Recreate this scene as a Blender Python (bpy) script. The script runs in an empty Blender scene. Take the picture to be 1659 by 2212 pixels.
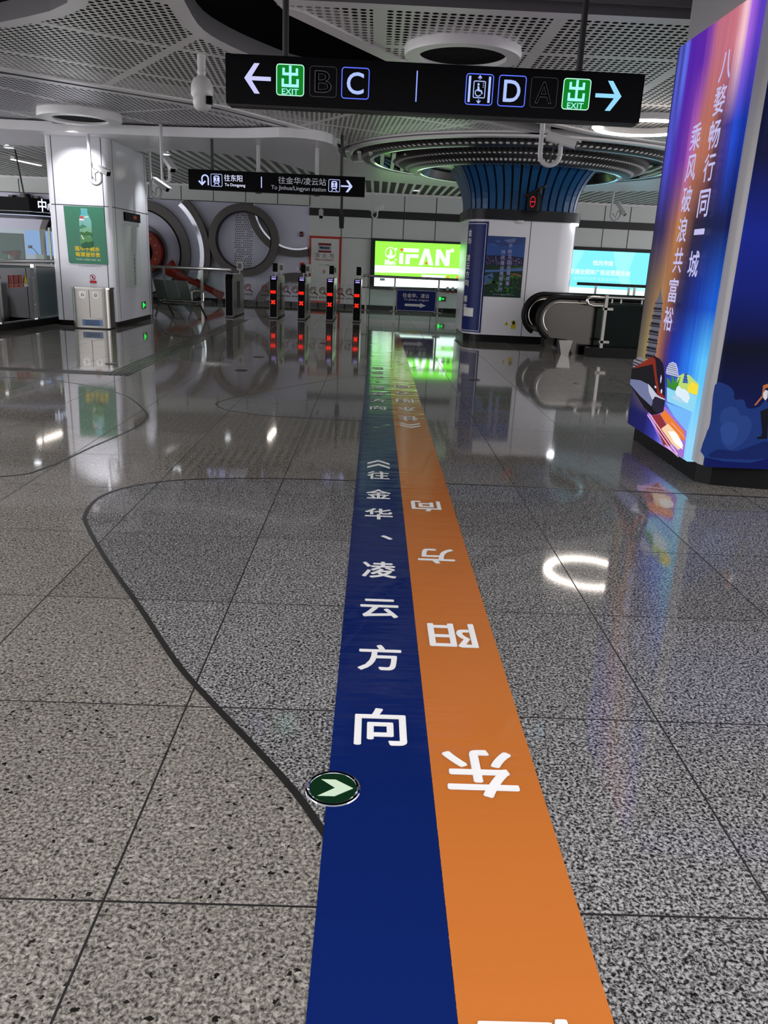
import bpy, bmesh, math, random
from mathutils import Matrix, Vector
from mathutils.geometry import tessellate_polygon
SC = bpy.context.scene
COL = SC.collection
R = math.radians

# ------------------------------------------------------------------ camera
cam_d = bpy.data.cameras.new('camera')
cam = bpy.data.objects.new('camera', cam_d); COL.objects.link(cam)
M3 = Matrix(((0.999045936345464, -0.038031674583311983, -0.021466457556010024),
             (-0.009000957898201406, 0.30167198824735003, -0.9533692853578856),
             (0.0427340593500047, 0.9526529290540598, 0.3010418524660492)))
cam.matrix_world = Matrix.Translation((0, 0, 1.40)) @ M3.to_4x4()
cam_d.sensor_fit = 'VERTICAL'; cam_d.sensor_height = 36.0
cam_d.lens = 1714.0 / 2212.0 * 36.0
cam_d.clip_start = 0.05; cam_d.clip_end = 200
SC.camera = cam

# ------------------------------------------------------------------ world and exposure
SC.view_settings.view_transform = 'Standard'; SC.view_settings.look = 'None'
SC.view_settings.gamma = 1.0; SC.view_settings.use_curve_mapping = False
SC.view_settings.exposure = 0.0
W = bpy.data.worlds.new('world'); SC.world = W; W.use_nodes = True
W.node_tree.nodes['Background'].inputs[0].default_value = (0.97, 0.96, 1.0, 1)
W.node_tree.nodes['Background'].inputs[1].default_value = 3.3

def area_lamp(name, loc, sx, sy, power, color=(1, 1, 1), parent=None, spread=180):
    l = bpy.data.lights.new(name, 'AREA'); l.shape = 'RECTANGLE'; l.size = sx; l.size_y = sy
    l.energy = power; l.color = color; l.spread = R(spread)
    o = bpy.data.objects.new(name, l); COL.objects.link(o); o.location = loc
    if parent: o.parent = parent; o.location = Vector(loc) - parent.location
    return o
def spot_lamp(name, loc, target, power, angle, blend=0.6, color=(1, 1, 1), parent=None, rad=0.05):
    l = bpy.data.lights.new(name, 'SPOT'); l.energy = power; l.spot_size = R(angle); l.spot_blend = blend
    l.color = color; l.shadow_soft_size = rad
    o = bpy.data.objects.new(name, l); COL.objects.link(o); o.location = loc
    o.rotation_euler = (Vector(target) - Vector(loc)).to_track_quat('-Z', 'Y').to_euler()
    if parent: o.parent = parent; o.location = Vector(loc) - parent.location
    return o
DOWNLIGHT_W = 110.0

# ------------------------------------------------------------------ materials
MATS = {}
def newmat(name):
    m = bpy.data.materials.new(name); m.use_nodes = True; MATS[name] = m
    return m, m.node_tree.nodes, m.node_tree.links, m.node_tree.nodes['Principled BSDF']
def pm(name, col, rough=0.5, metal=0.0, spec=0.5, emit=None, es=0.0):
    m, n, l, b = newmat(name)
    b.inputs['Base Color'].default_value = (*col, 1); b.inputs['Roughness'].default_value = rough
    b.inputs['Metallic'].default_value = metal; b.inputs['Specular IOR Level'].default_value = spec
    if emit:
        b.inputs['Emission Color'].default_value = (*emit, 1); b.inputs['Emission Strength'].default_value = es
    return m
def s2l(*c):
    return tuple((v / 255 / 12.92) if v <= 10 else ((v / 255 + 0.055) / 1.055) ** 2.4 for v in c)
_em = {}
def em(r, g, b, k=1.0):
    """a backlit print colour, given as the sRGB colour it glows at"""
    key = (r, g, b, k)
    if key not in _em:
        _em[key] = pm('glow_%d_%d_%d_%d' % (r, g, b, int(k * 100)), (0.004, 0.004, 0.004), 0.4, 0, 0.08, s2l(r, g, b), k)
    return _em[key]
_pc = {}
def ink(r, g, b, rough=0.35):
    key = (r, g, b, rough)
    if key not in _pc: _pc[key] = pm('ink_%d_%d_%d_%d' % (r, g, b, int(rough * 100)), s2l(r, g, b), rough, 0, 0.25)
    return _pc[key]
def N(n, t, **k):
    x = n.new(t)
    for a, v in k.items(): setattr(x, a, v)
    return x
def math_n(n, l, op, a, b=None, clamp=False):
    x = n.new('ShaderNodeMath'); x.operation = op; x.use_clamp = clamp
    for i, v in enumerate((a, b)):
        if v is None: continue
        if isinstance(v, (int, float)): x.inputs[i].default_value = v
        else: l.new(v, x.inputs[i])
    return x.outputs[0]
def ramp(n, l, fac, stops, interp='LINEAR'):
    r = n.new('ShaderNodeValToRGB'); r.color_ramp.interpolation = interp
    e = r.color_ramp.elements
    while len(e) < len(stops): e.new(0.5)
    for el, (p, c) in zip(e, stops): el.position = p; el.color = (*c, 1)
    l.new(fac, r.inputs[0]); return r.outputs[0]
def mixc(n, l, fac, a, b):
    x = n.new('ShaderNodeMix'); x.data_type = 'RGBA'
    if isinstance(fac, (int, float)): x.inputs[0].default_value = fac
    else: l.new(fac, x.inputs[0])
    for i, v in ((6, a), (7, b)):
        if isinstance(v, tuple): x.inputs[i].default_value = (*v, 1)
        else: l.new(v, x.inputs[i])
    return x.outputs[2]

def granite(name, stops, scale, rough, flakes=None, warm=1.0):
    m, n, l, b = newmat(name)
    g = N(n, 'ShaderNodeNewGeometry'); sp = N(n, 'ShaderNodeSeparateXYZ'); l.new(g.outputs['Position'], sp.inputs[0])
    t1 = N(n, 'ShaderNodeTexNoise'); t1.inputs['Scale'].default_value = scale; t1.inputs['Detail'].default_value = 2.5
    t1.inputs['Roughness'].default_value = 0.62; t1.inputs['Distortion'].default_value = 0.5; l.new(g.outputs['Position'], t1.inputs['Vector'])
    c = ramp(n, l, t1.outputs['Fac'], stops)
    if flakes:
        v = N(n, 'ShaderNodeTexVoronoi'); v.inputs['Scale'].default_value = flakes[0]
        tw = N(n, 'ShaderNodeTexNoise'); tw.inputs['Scale'].default_value = 60; l.new(g.outputs['Position'], tw.inputs['Vector'])
        va = N(n, 'ShaderNodeVectorMath', operation='MULTIPLY_ADD'); l.new(tw.outputs['Color'], va.inputs[0]); va.inputs[1].default_value = (0.03, 0.02, 0); l.new(g.outputs['Position'], va.inputs[2]); l.new(va.outputs[0], v.inputs['Vector'])
        near = math_n(n, l, 'LESS_THAN', v.outputs['Distance'], 0.30)
        sx = N(n, 'ShaderNodeSeparateColor'); l.new(v.outputs['Color'], sx.inputs[0])
        dk = math_n(n, l, 'MULTIPLY', near, math_n(n, l, 'GREATER_THAN', sx.outputs[0], flakes[1]))
        c = mixc(n, l, dk, c, (0.012, 0.011, 0.010))
        lt = math_n(n, l, 'MULTIPLY', near, math_n(n, l, 'LESS_THAN', sx.outputs[0], flakes[2]))
        c = mixc(n, l, lt, c, (0.33, 0.30, 0.26))
    # slabs differ a little in tone
    ix = math_n(n, l, 'FLOOR', math_n(n, l, 'DIVIDE', math_n(n, l, 'SUBTRACT', sp.outputs[0], 0.21), 0.77))
    iy = math_n(n, l, 'FLOOR', math_n(n, l, 'DIVIDE', math_n(n, l, 'SUBTRACT', sp.outputs[1], 1.445), 0.82))
    cb = N(n, 'ShaderNodeCombineXYZ'); l.new(ix, cb.inputs[0]); l.new(iy, cb.inputs[1])
    wn = N(n, 'ShaderNodeTexWhiteNoise'); wn.noise_dimensions = '3D'; l.new(cb.outputs[0], wn.inputs['Vector'])
    k = math_n(n, l, 'ADD', math_n(n, l, 'MULTIPLY', wn.outputs['Value'], 0.22), 0.89)
    hs = N(n, 'ShaderNodeHueSaturation'); l.new(c, hs.inputs['Color']); l.new(k, hs.inputs['Value']); c = hs.outputs[0]
    # joints between the slabs
    def joint(s, off, pitch):
        f = math_n(n, l, 'FRACT', math_n(n, l, 'DIVIDE', math_n(n, l, 'SUBTRACT', s, off), pitch))
        d = math_n(n, l, 'MINIMUM', f, math_n(n, l, 'SUBTRACT', 1.0, f))
        return math_n(n, l, 'LESS_THAN', d, 0.0030 / pitch)
    j = math_n(n, l, 'MAXIMUM', joint(sp.outputs[0], 0.21, 0.77), joint(sp.outputs[1], 1.445, 0.82))
    c = mixc(n, l, j, c, (0.010, 0.009, 0.009)); l.new(c, b.inputs['Base Color'])
    t2 = N(n, 'ShaderNodeTexNoise'); t2.inputs['Scale'].default_value = 1.3; t2.inputs['Detail'].default_value = 4
    l.new(g.outputs['Position'], t2.inputs['Vector'])
    r = math_n(n, l, 'ADD', math_n(n, l, 'MULTIPLY', t2.outputs['Fac'], 0.05), rough - 0.025)
    r = math_n(n, l, 'ADD', r, math_n(n, l, 'MULTIPLY', j, 0.4)); l.new(r, b.inputs['Roughness'])
    b.inputs['IOR'].default_value = 1.5
    return m
granite('granite_brown', [(0.32, (0.022, 0.020, 0.017)), (0.43, (0.097, 0.088, 0.076)), (0.54, (0.20, 0.183, 0.160)), (0.68, (0.33, 0.305, 0.265))], 105, 0.05, (55, 0.88, 0.05))
granite('granite_grey', [(0.37, (0.008, 0.008, 0.008)), (0.45, (0.055, 0.053, 0.051)), (0.53, (0.19, 0.185, 0.18)), (0.66, (0.37, 0.36, 0.35))], 118, 0.055)

def perforated(name, rot, sx, sy, band, rad=0.36, col=(0.76, 0.76, 0.74), stagger=True):
    m, n, l, b = newmat(name)
    b.inputs['Base Color'].default_value = (*col, 1); b.inputs['Roughness'].default_value = 0.35
    g = N(n, 'ShaderNodeNewGeometry'); mp = N(n, 'ShaderNodeMapping'); mp.inputs['Rotation'].default_value = (0, 0, R(rot))
    l.new(g.outputs['Position'], mp.inputs[0]); sp = N(n, 'ShaderNodeSeparateXYZ'); l.new(mp.outputs[0], sp.inputs[0])
    x, y = sp.outputs[0], sp.outputs[1]
    v = math_n(n, l, 'DIVIDE', y, sy); u = math_n(n, l, 'DIVIDE', x, sx)
    if stagger:
        odd = math_n(n, l, 'MODULO', math_n(n, l, 'ABSOLUTE', math_n(n, l, 'FLOOR', v)), 2.0)
        u = math_n(n, l, 'ADD', u, math_n(n, l, 'MULTIPLY', odd, 0.5))
    du = math_n(n, l, 'SUBTRACT', math_n(n, l, 'FRACT', u), 0.5); dv = math_n(n, l, 'SUBTRACT', math_n(n, l, 'FRACT', v), 0.5)
    du = math_n(n, l, 'MULTIPLY', du, sx / min(sx, sy)); dv = math_n(n, l, 'MULTIPLY', dv, sy / min(sx, sy))
    d = math_n(n, l, 'SQRT', math_n(n, l, 'ADD', math_n(n, l, 'MULTIPLY', du, du), math_n(n, l, 'MULTIPLY', dv, dv)))
    hole = math_n(n, l, 'LESS_THAN', d, rad)
    bx = math_n(n, l, 'LESS_THAN', math_n(n, l, 'FRACT', math_n(n, l, 'DIVIDE', x, band[0])), 1 - 0.11 / band[0])
    by = math_n(n, l, 'LESS_THAN', math_n(n, l, 'FRACT', math_n(n, l, 'DIVIDE', y, band[1])), 1 - 0.11 / band[1])
    hole = math_n(n, l, 'MULTIPLY', hole, math_n(n, l, 'MULTIPLY', bx, by))
    tr = N(n, 'ShaderNodeBsdfTransparent'); mx = N(n, 'ShaderNodeMixShader')
    l.new(hole, mx.inputs[0]); l.new(b.outputs[0], mx.inputs[1]); l.new(tr.outputs[0], mx.inputs[2])
    l.new(mx.outputs[0], n['Material Output'].inputs[0])
    return m
perforated('perforated_white', 0, 0.076, 0.088, (1.52, 2.2), stagger=False)
perforated('perforated_diagonal', -33, 0.082, 0.075, (1.64, 1.5))
perforated('perforated_fine', 28, 0.085, 0.085, (1.7, 3.4), 0.34, (0.70, 0.70, 0.74))

def glass(name, tint, k=0.9):
    m, n, l, b = newmat(name)
    tr = N(n, 'ShaderNodeBsdfTransparent'); tr.inputs[0].default_value = (*tint, 1)
    gl = N(n, 'ShaderNodeBsdfGlossy'); gl.inputs['Roughness'].default_value = 0.02; gl.inputs[0].default_value = (k, k, k, 1)
    fr = N(n, 'ShaderNodeFresnel'); fr.inputs[0].default_value = 1.45
    mx = N(n, 'ShaderNodeMixShader'); l.new(fr.outputs[0], mx.inputs[0]); l.new(tr.outputs[0], mx.inputs[1]); l.new(gl.outputs[0], mx.inputs[2])
    l.new(mx.outputs[0], n['Material Output'].inputs[0]); return m
glass('glass_clear', (0.86, 0.93, 0.90), 0.5); glass('glass_dark', (0.40, 0.47, 0.46), 0.3); glass('glass_flap', (0.90, 0.90, 0.90))

pm('white_panel', (0.66, 0.66, 0.70), 0.22); pm('wall_white', (0.60, 0.62, 0.60), 0.3); pm('mural_white', (0.60, 0.60, 0.74), 0.32)
pm('trim_white', (0.78, 0.77, 0.78), 0.35); pm('bulkhead_white', (0.78, 0.78, 0.80), 0.3); pm('slat_white', (0.74, 0.77, 0.74), 0.4)
pm('fascia_brown_dim', (0.13, 0.125, 0.13), 0.5); pm('void_black', (0.004, 0.004, 0.005), 0.9, 0, 0.1)
pm('black_gloss', (0.004, 0.004, 0.005), 0.3, 0, 0.06); pm('black_matt', (0.012, 0.012, 0.013), 0.5); pm('seam_dark', (0.03, 0.03, 0.035), 0.6)
pm('plinth_black', (0.008, 0.008, 0.008), 0.3, 0, 0.12); pm('band_dark', (0.012, 0.014, 0.017), 0.35, 0, 0.2)
pm('steel', (0.58, 0.57, 0.55), 0.2, 1.0); pm('steel_brushed', (0.42, 0.40, 0.37), 0.3, 1.0); pm('chrome', (0.75, 0.78, 0.85), 0.07, 1.0)
pm('steel_panel', (0.19, 0.178, 0.165), 0.13, 1.0); pm('steel_dark', (0.12, 0.115, 0.11), 0.3, 0.9); pm('inlay_metal', (0.035, 0.033, 0.031), 0.35, 0.6)
pm('ring_taupe', (0.085, 0.075, 0.072), 0.35, 0.3); pm('blue_gloss', (0.012, 0.075, 0.20), 0.3, 0, 0.3); pm('blue_sign', (0.006, 0.016, 0.12), 0.35, 0, 0.2)
pm('red_lacquer', (0.20, 0.012, 0.005), 0.3, 0, 0.25); pm('red_paint', (0.50, 0.035, 0.015), 0.5, 0, 0.2); pm('white_paint', (0.7, 0.7, 0.68), 0.4); pm('camera_white', (0.62, 0.62, 0.62), 0.35)
pm('pole_white', (0.55, 0.55, 0.57), 0.35); pm('gold_dull', (0.35, 0.18, 0.02), 0.4); pm('wood_brown', (0.07, 0.022, 0.012), 0.5)
pm('lettering_white', (0.74, 0.73, 0.71), 0.35); pm('lettering_outline', (0.09, 0.085, 0.10), 0.5)
pm('handrail_rubber', (0.006, 0.006, 0.006), 0.45, 0, 0.15); pm('yellow_label', (0.55, 0.40, 0.04), 0.5); pm('glow_strip_green', (0.50, 0.62, 0.45), 0.4); pm('marker_green', (0.004, 0.022, 0.008), 0.15)
pm('navy_dark', (0.004, 0.008, 0.012), 0.2); pm('seat_steel', (0.16, 0.19, 0.17), 0.35, 0.85); pm('booth_grey', (0.035, 0.055, 0.058), 0.4, 0, 0.2)
em(255, 255, 255, 1.0); LAMP = pm('lamp_warm', (0.5, 0.5, 0.5), 0.5, 0, 0.5, (1.0, 0.90, 0.80), 22); LAMPD = pm('lamp_dim', (0.5, 0.5, 0.5), 0.5, 0, 0.5, (1.0, 0.94, 0.86), 2.5); LAMPC = pm('lamp_cool', (0.5, 0.5, 0.5), 0.5, 0, 0.5, (0.88, 0.93, 1.0), 14)
def vinyl(name, col, edge):
    m, n, l, b = newmat(name)
    g = N(n, 'ShaderNodeNewGeometry'); mp = N(n, 'ShaderNodeMapping'); mp.inputs['Scale'].default_value = (0.8, 7.0, 1); l.new(g.outputs['Position'], mp.inputs[0])
    t = N(n, 'ShaderNodeTexNoise'); t.inputs['Scale'].default_value = 1.6; t.inputs['Detail'].default_value = 3; l.new(mp.outputs[0], t.inputs['Vector'])
    # creases running across the sheet
    w = N(n, 'ShaderNodeTexWave'); w.inputs['Scale'].default_value = 0.55; w.inputs['Distortion'].default_value = 3.0; w.inputs['Detail'].default_value = 2; w.bands_direction = 'DIAGONAL'
    mp2 = N(n, 'ShaderNodeMapping'); mp2.inputs['Rotation'].default_value = (0, 0, R(70)); l.new(g.outputs['Position'], mp2.inputs[0]); l.new(mp2.outputs[0], w.inputs['Vector'])
    cr = ramp(n, l, w.outputs['Fac'], [(0.965, (0, 0, 0)), (1.0, (1, 1, 1))])
    h = math_n(n, l, 'ADD', math_n(n, l, 'MULTIPLY', t.outputs['Fac'], 1.0), math_n(n, l, 'MULTIPLY', cr, 0.25))
    bp = N(n, 'ShaderNodeBump'); bp.inputs['Strength'].default_value = 0.17; bp.inputs['Distance'].default_value = 0.02; l.new(h, bp.inputs['Height']); l.new(bp.outputs[0], b.inputs['Normal'])
    b.inputs['Base Color'].default_value = (*col, 1); b.inputs['Roughness'].default_value = 0.11
    b.inputs['IOR'].default_value = 1.5
    return m
vinyl('vinyl_blue', (0.0036, 0.0125, 0.088), None); vinyl('vinyl_orange', (0.43, 0.128, 0.025), None)

def ring_dots():
    m, n, l, b = newmat('ring_studs')
    uv = N(n, 'ShaderNodeUVMap'); sp = N(n, 'ShaderNodeSeparateXYZ'); l.new(uv.outputs[0], sp.inputs[0])
    u = math_n(n, l, 'MULTIPLY', sp.outputs[0], 170.0); v = math_n(n, l, 'MULTIPLY', sp.outputs[1], 4.0)
    def dots(off, uo, r):
        uu = math_n(n, l, 'SUBTRACT', math_n(n, l, 'FRACT', math_n(n, l, 'ADD', u, uo)), 0.5)
        vv = math_n(n, l, 'SUBTRACT', math_n(n, l, 'FRACT', math_n(n, l, 'ADD', math_n(n, l, 'MULTIPLY', v, 0.5), off)), 0.5)
        vv = math_n(n, l, 'MULTIPLY', vv, 1.8)
        return math_n(n, l, 'LESS_THAN', math_n(n, l, 'ADD', math_n(n, l, 'MULTIPLY', uu, uu), math_n(n, l, 'MULTIPLY', vv, vv)), r)
    c = mixc(n, l, dots(0.25, 0.0, 0.085), (0.028, 0.030, 0.031), (0.80, 0.79, 0.80))
    c = mixc(n, l, dots(0.75, 0.5, 0.11), c, (0.004, 0.004, 0.004)); l.new(c, b.inputs['Base Color']); b.inputs['Roughness'].default_value = 0.4
ring_dots()

# ------------------------------------------------------------------ mesh helpers
_tc = {}
def text_geo(s, off=0.0):
    if (s, off) not in _tc:
        c = bpy.data.curves.new('lettering', 'FONT'); c.body = s; c.offset = off; c.resolution_u = 4
        o = bpy.data.objects.new('lettering', c); COL.objects.link(o)
        dg = bpy.context.evaluated_depsgraph_get(); me = bpy.data.meshes.new_from_object(o.evaluated_get(dg))
        vs = [(v.co.x, v.co.y) for v in me.vertices]; fs = [tuple(p.vertices) for p in me.polygons]
        bpy.data.objects.remove(o); bpy.data.curves.remove(c); bpy.data.meshes.remove(me)
        x0 = min(v[0] for v in vs); x1 = max(v[0] for v in vs); y0 = min(v[1] for v in vs); y1 = max(v[1] for v in vs)
        _tc[(s, off)] = (vs, fs, x0, x1, y0, y1)
    return _tc[(s, off)]
class MB:
    def __init__(s): s.v = []; s.f = []; s.mi = []; s.mats = []; s.uv = {}; s.cur = 0
    def use(s, m):
        m = MATS[m] if isinstance(m, str) else m
        if m not in s.mats: s.mats.append(m)
        s.cur = s.mats.index(m); return s
    def add(s, vs, fs):
        b = len(s.v); s.v += [tuple(v) for v in vs]
        for f in fs: s.f.append(tuple(b + i for i in f)); s.mi.append(s.cur)
        return s
    def box(s, x0, x1, y0, y1, z0, z1):
        return s.add([(x, y, z) for z in (z0, z1) for y in (y0, y1) for x in (x0, x1)], [(0, 2, 3, 1), (4, 5, 7, 6), (0, 1, 5, 4), (1, 3, 7, 5), (3, 2, 6, 7), (2, 0, 4, 6)])
    def poly(s, pts, rev=False):
        i = list(range(len(pts))); return s.add(pts, [tuple(i[::-1] if rev else i)])
    def prism(s, pts, d):
        """extrude a planar polygon of 3-D points by the vector d"""
        n = len(pts); d = Vector(d); a = [Vector(p) for p in pts]
        fs = [tuple(range(n))[::-1], tuple(range(n, 2 * n))] + [(i, (i + 1) % n, n + (i + 1) % n, n + i) for i in range(n)]
        return s.add(a + [p + d for p in a], fs)
    def flat(s, xy, z0, z1): return s.prism([(x, y, z0) for x, y in xy], (0, 0, z1 - z0))
    def on_y(s, xz, y, t=0.0):
        """outline in a wall plane facing the hall (-Y); t = thickness towards the wall"""
        if t: return s.prism([(x, y, z) for x, z in xz], (0, t, 0))
        return s.poly([(x, y, z) for x, z in xz])
    def on_x(s, yz, x, t=0.0):
        if t: return s.prism([(x, y, z) for y, z in yz], (t, 0, 0))
        return s.poly([(x, y, z) for y, z in yz])
    def tube(s, path, r, n=10, cap=True, taper=None):
        P = [Vector(p) for p in path]; rings = []; prev = None
        for i, p in enumerate(P):
            t = (P[min(i + 1, len(P) - 1)] - P[max(i - 1, 0)]).normalized()
            a = prev if prev is not None else (Vector((0, 0, 1)) if abs(t.z) < 0.9 else Vector((1, 0, 0)))
            u = (a - t * a.dot(t)).normalized(); prev = u; w = t.cross(u); rr = taper[i] if taper else r
            rings.append([p + (u * math.cos(2 * math.pi * k / n) + w * math.sin(2 * math.pi * k / n)) * rr for k in range(n)])
        vs = [q for g in rings for q in g]; m = len(P)
        fs = [(i * n + k, i * n + (k + 1) % n, (i + 1) * n + (k + 1) % n, (i + 1) * n + k) for i in range(m - 1) for k in range(n)]
        if cap: fs += [tuple(range(n))[::-1], tuple((m - 1) * n + k for k in range(n))]
        return s.add(vs, fs)
    def lathe(s, prof, cx, cy, n=48, a0=0.0, a1=360.0, uvs=False, rows=1.0):
        full = abs(a1 - a0) >= 359.9; cols = n if full else n + 1; m = len(prof); base = len(s.v)
        vs = [(cx + r * math.cos(R(a0 + (a1 - a0) * i / n)), cy + r * math.sin(R(a0 + (a1 - a0) * i / n)), z) for i in range(cols) for r, z in prof]
        fs = []
        L = [0.0]
        for j in range(m - 1): L.append(L[-1] + math.hypot(prof[j + 1][0] - prof[j][0], prof[j + 1][1] - prof[j][1]))
        T = L[-1] / rows
        for i in range(n):
            for j in range(m - 1):
                a, b = i, (i + 1) % cols
                fs.append((a * m + j, b * m + j, b * m + j + 1, a * m + j + 1))
                if uvs: s.uv[len(s.f) + len(fs) - 1] = [(i / n, L[j] / T), ((i + 1) / n, L[j] / T), ((i + 1) / n, L[j + 1] / T), (i / n, L[j + 1] / T)]
        return s.add(vs, fs)
    def disc(s, c, r, u, w, n=24, rz=None):
        c = Vector(c); u = Vector(u); w = Vector(w); rz = rz or r
        return s.poly([c + u * r * math.cos(2 * math.pi * k / n) + w * rz * math.sin(2 * math.pi * k / n) for k in range(n)])
    def ball(s, c, r, rz=None, n=16, m=8):
        rz = rz or r
        return s.lathe([(r * math.sin(math.pi * j / m) + 1e-5, c[2] - rz * math.cos(math.pi * j / m)) for j in range(m + 1)], c[0], c[1], n)
    def ribbon(s, path, w, z0, z1, side=0.0, closed=False):
        """flat band of width w following an XY path; side shifts it left (+1) or right (-1)"""
        P = [Vector((p[0], p[1])) for p in path]; n = len(P); A = []; B = []
        for i, p in enumerate(P):
            if closed: t = (P[(i + 1) % n] - P[i - 1]).normalized()
            else: t = (P[min(i + 1, n - 1)] - P[max(i - 1, 0)]).normalized()
            q = Vector((-t.y, t.x)); A.append(p + q * w * (0.5 + side * 0.5)); B.append(p - q * w * (0.5 - side * 0.5))
        vs = [(v.x, v.y, z) for z in (z0, z1) for L in (A, B) for v in L]
        fs = []
        for i in range(n if closed else n - 1):
            j = (i + 1) % n
            fs += [(i, n + i, n + j, j), (2 * n + i, 2 * n + j, 3 * n + j, 3 * n + i), (i, j, 2 * n + j, 2 * n + i), (n + i, 3 * n + i, 3 * n + j, n + j)]
        if not closed: fs += [(0, 2 * n, 3 * n, n), (n - 1, 2 * n - 1, 4 * n - 1, 3 * n - 1)]
        return s.add(vs, fs)
    def arc_band(s, cx, cz, r0, r1, y0, y1, a0=0, a1=360, n=64, zmin=None, zmax=None, xmax=None, xmin=None):
        """annular band in a wall plane, extruded from y0 (front) to y1 (wall)"""
        full = a1 - a0 >= 359.9; cols = n if full else n + 1
        def P(r, i):
            a = R(a0 + (a1 - a0) * i / n); x = cx + r * math.cos(a); z = cz + r * math.sin(a)
            if zmin is not None: z = max(z, zmin)
            if zmax is not None: z = min(z, zmax)
            if xmax is not None: x = min(x, xmax)
            if xmin is not None: x = max(x, xmin)
            return x, z
        vs = []
        for i in range(cols):
            xi, zi = P(r0, i); xo, zo = P(r1, i); vs += [(xi, y0, zi), (xo, y0, zo), (xo, y1, zo), (xi, y1, zi)]
        fs = []
        for i in range(n):
            a, b = 4 * i, 4 * ((i + 1) % cols); fs += [(a + k, a + (k + 1) % 4, b + (k + 1) % 4, b + k) for k in range(4)]
        return s.add(vs, fs)
    def text(s, txt, o, u, w, width=None, height=None, off=0.0, align='c', centre_v=True, spacing=None):
        """lettering: o = origin, u = reading direction, w = up; fitted to width and/or height"""
        vs, fs, x0, x1, y0, y1 = text_geo(txt, min(off, 0.0))
        o, u, w = Vector(o), Vector(u), Vector(w)
        ky = height / (y1 - y0) if height else width / (x1 - x0); kx = width / (x1 - x0) if width else ky
        ax = {'c': (x0 + x1) / 2, 'l': x0, 'r': x1}[align]; ay = (y0 + y1) / 2 if centre_v else y0
        sh = [(0, 0)]
        if off > 0: sh += [(off, 0), (-off, 0), (0, off), (0, -off)]
        if off >= 0.015: sh += [(off * .7, off * .7), (-off * .7, off * .7), (off * .7, -off * .7), (-off * .7, -off * .7)]
        nv = u.cross(w) * 0.00025
        for i, (ox, oy) in enumerate(sh): s.add([o + nv * i + u * (x + ox - ax) * kx + w * (y + oy - ay) * ky for x, y in vs], fs)
        return s
    def build(s, name, mat=None, parent=None, smooth=False, label=None):
        me = bpy.data.meshes.new(name)
        org = Vector((0, 0, 0)); p = parent
        while p is not None: org += p.location; p = p.parent
        me.from_pydata([tuple(Vector(v) - org) for v in s.v], [], s.f)
        if mat is not None and not s.mats: me.materials.append(MATS[mat] if isinstance(mat, str) else mat)
        else:
            for m in s.mats: me.materials.append(m)
            me.polygons.foreach_set('material_index', s.mi)
        if s.uv:
            ul = me.uv_layers.new(name='UVMap')
            for p in me.polygons:
                if p.index in s.uv:
                    for li, q in zip(p.loop_indices, s.uv[p.index]): ul.data[li].uv = q
        me.update()
        if smooth:
            for p in me.polygons: p.use_smooth = True
            try: me.set_sharp_from_angle(angle=R(40))
            except Exception: pass
        o = bpy.data.objects.new(name, me); COL.objects.link(o)
        if parent: o.parent = parent
        if label: o['label'] = label
        return o
def tag(o, label, cat, group=None, kind=None):
    o['label'] = label; o['category'] = cat
    if group: o['group'] = group
    if kind: o['kind'] = kind
    return o
def struct(o, label=None):
    o['kind'] = 'structure'
    if label: o['label'] = label
    return o
def thing(name, loc, label, cat, group=None):
    e = bpy.data.objects.new(name, None); COL.objects.link(e); e.location = loc; e.empty_display_size = 0.1
    return tag(e, label, cat, group)
def children(o): return [c for c in COL.objects if c.parent == o]
def copy_tree(o, parent=None):
    c = o.copy(); COL.objects.link(c)
    if parent: c.parent = parent
    for ch in children(o): copy_tree(ch, c)
    return c
def smooth(P, k=6, closed=False):
    out = []; n = len(P)
    for i in range(n if closed else n - 1):
        g = lambda j: P[j % n] if closed else P[max(0, min(n - 1, j))]
        p0, p1, p2, p3 = g(i - 1), g(i), g(i + 1), g(i + 2)
        for t in range(k):
            t /= k
            out.append(tuple(0.5 * (2 * b + (c - a) * t + (2 * a - 5 * b + 4 * c - d) * t * t + (3 * b - a - 3 * c + d) * t ** 3) for a, b, c, d in zip(p0, p1, p2, p3)))
    if not closed: out.append(tuple(P[-1]))
    return out
def rrect(x0, x1, z0, z1, r, n=4):
    out = []
    for cx, cz, a in ((x1 - r, z1 - r, 0), (x0 + r, z1 - r, 90), (x0 + r, z0 + r, 180), (x1 - r, z0 + r, 270)):
        for k in range(n + 1): out.append((cx + r * math.cos(R(a + 90 * k / n)), cz + r * math.sin(R(a + 90 * k / n))))
    return out
def frame_on_y(b, x0, x1, z0, z1, r, w, y):
    A = rrect(x0, x1, z0, z1, r); B = rrect(x0 + w, x1 - w, z0 + w, z1 - w, max(r - w, 0.002)); n = len(A)
    return b.add([(x, y, z) for x, z in A + B], [(i, (i + 1) % n, n + (i + 1) % n, n + i) for i in range(n)])
X, Y_, Z = (1, 0, 0), (0, 1, 0), (0, 0, 1)

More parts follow.
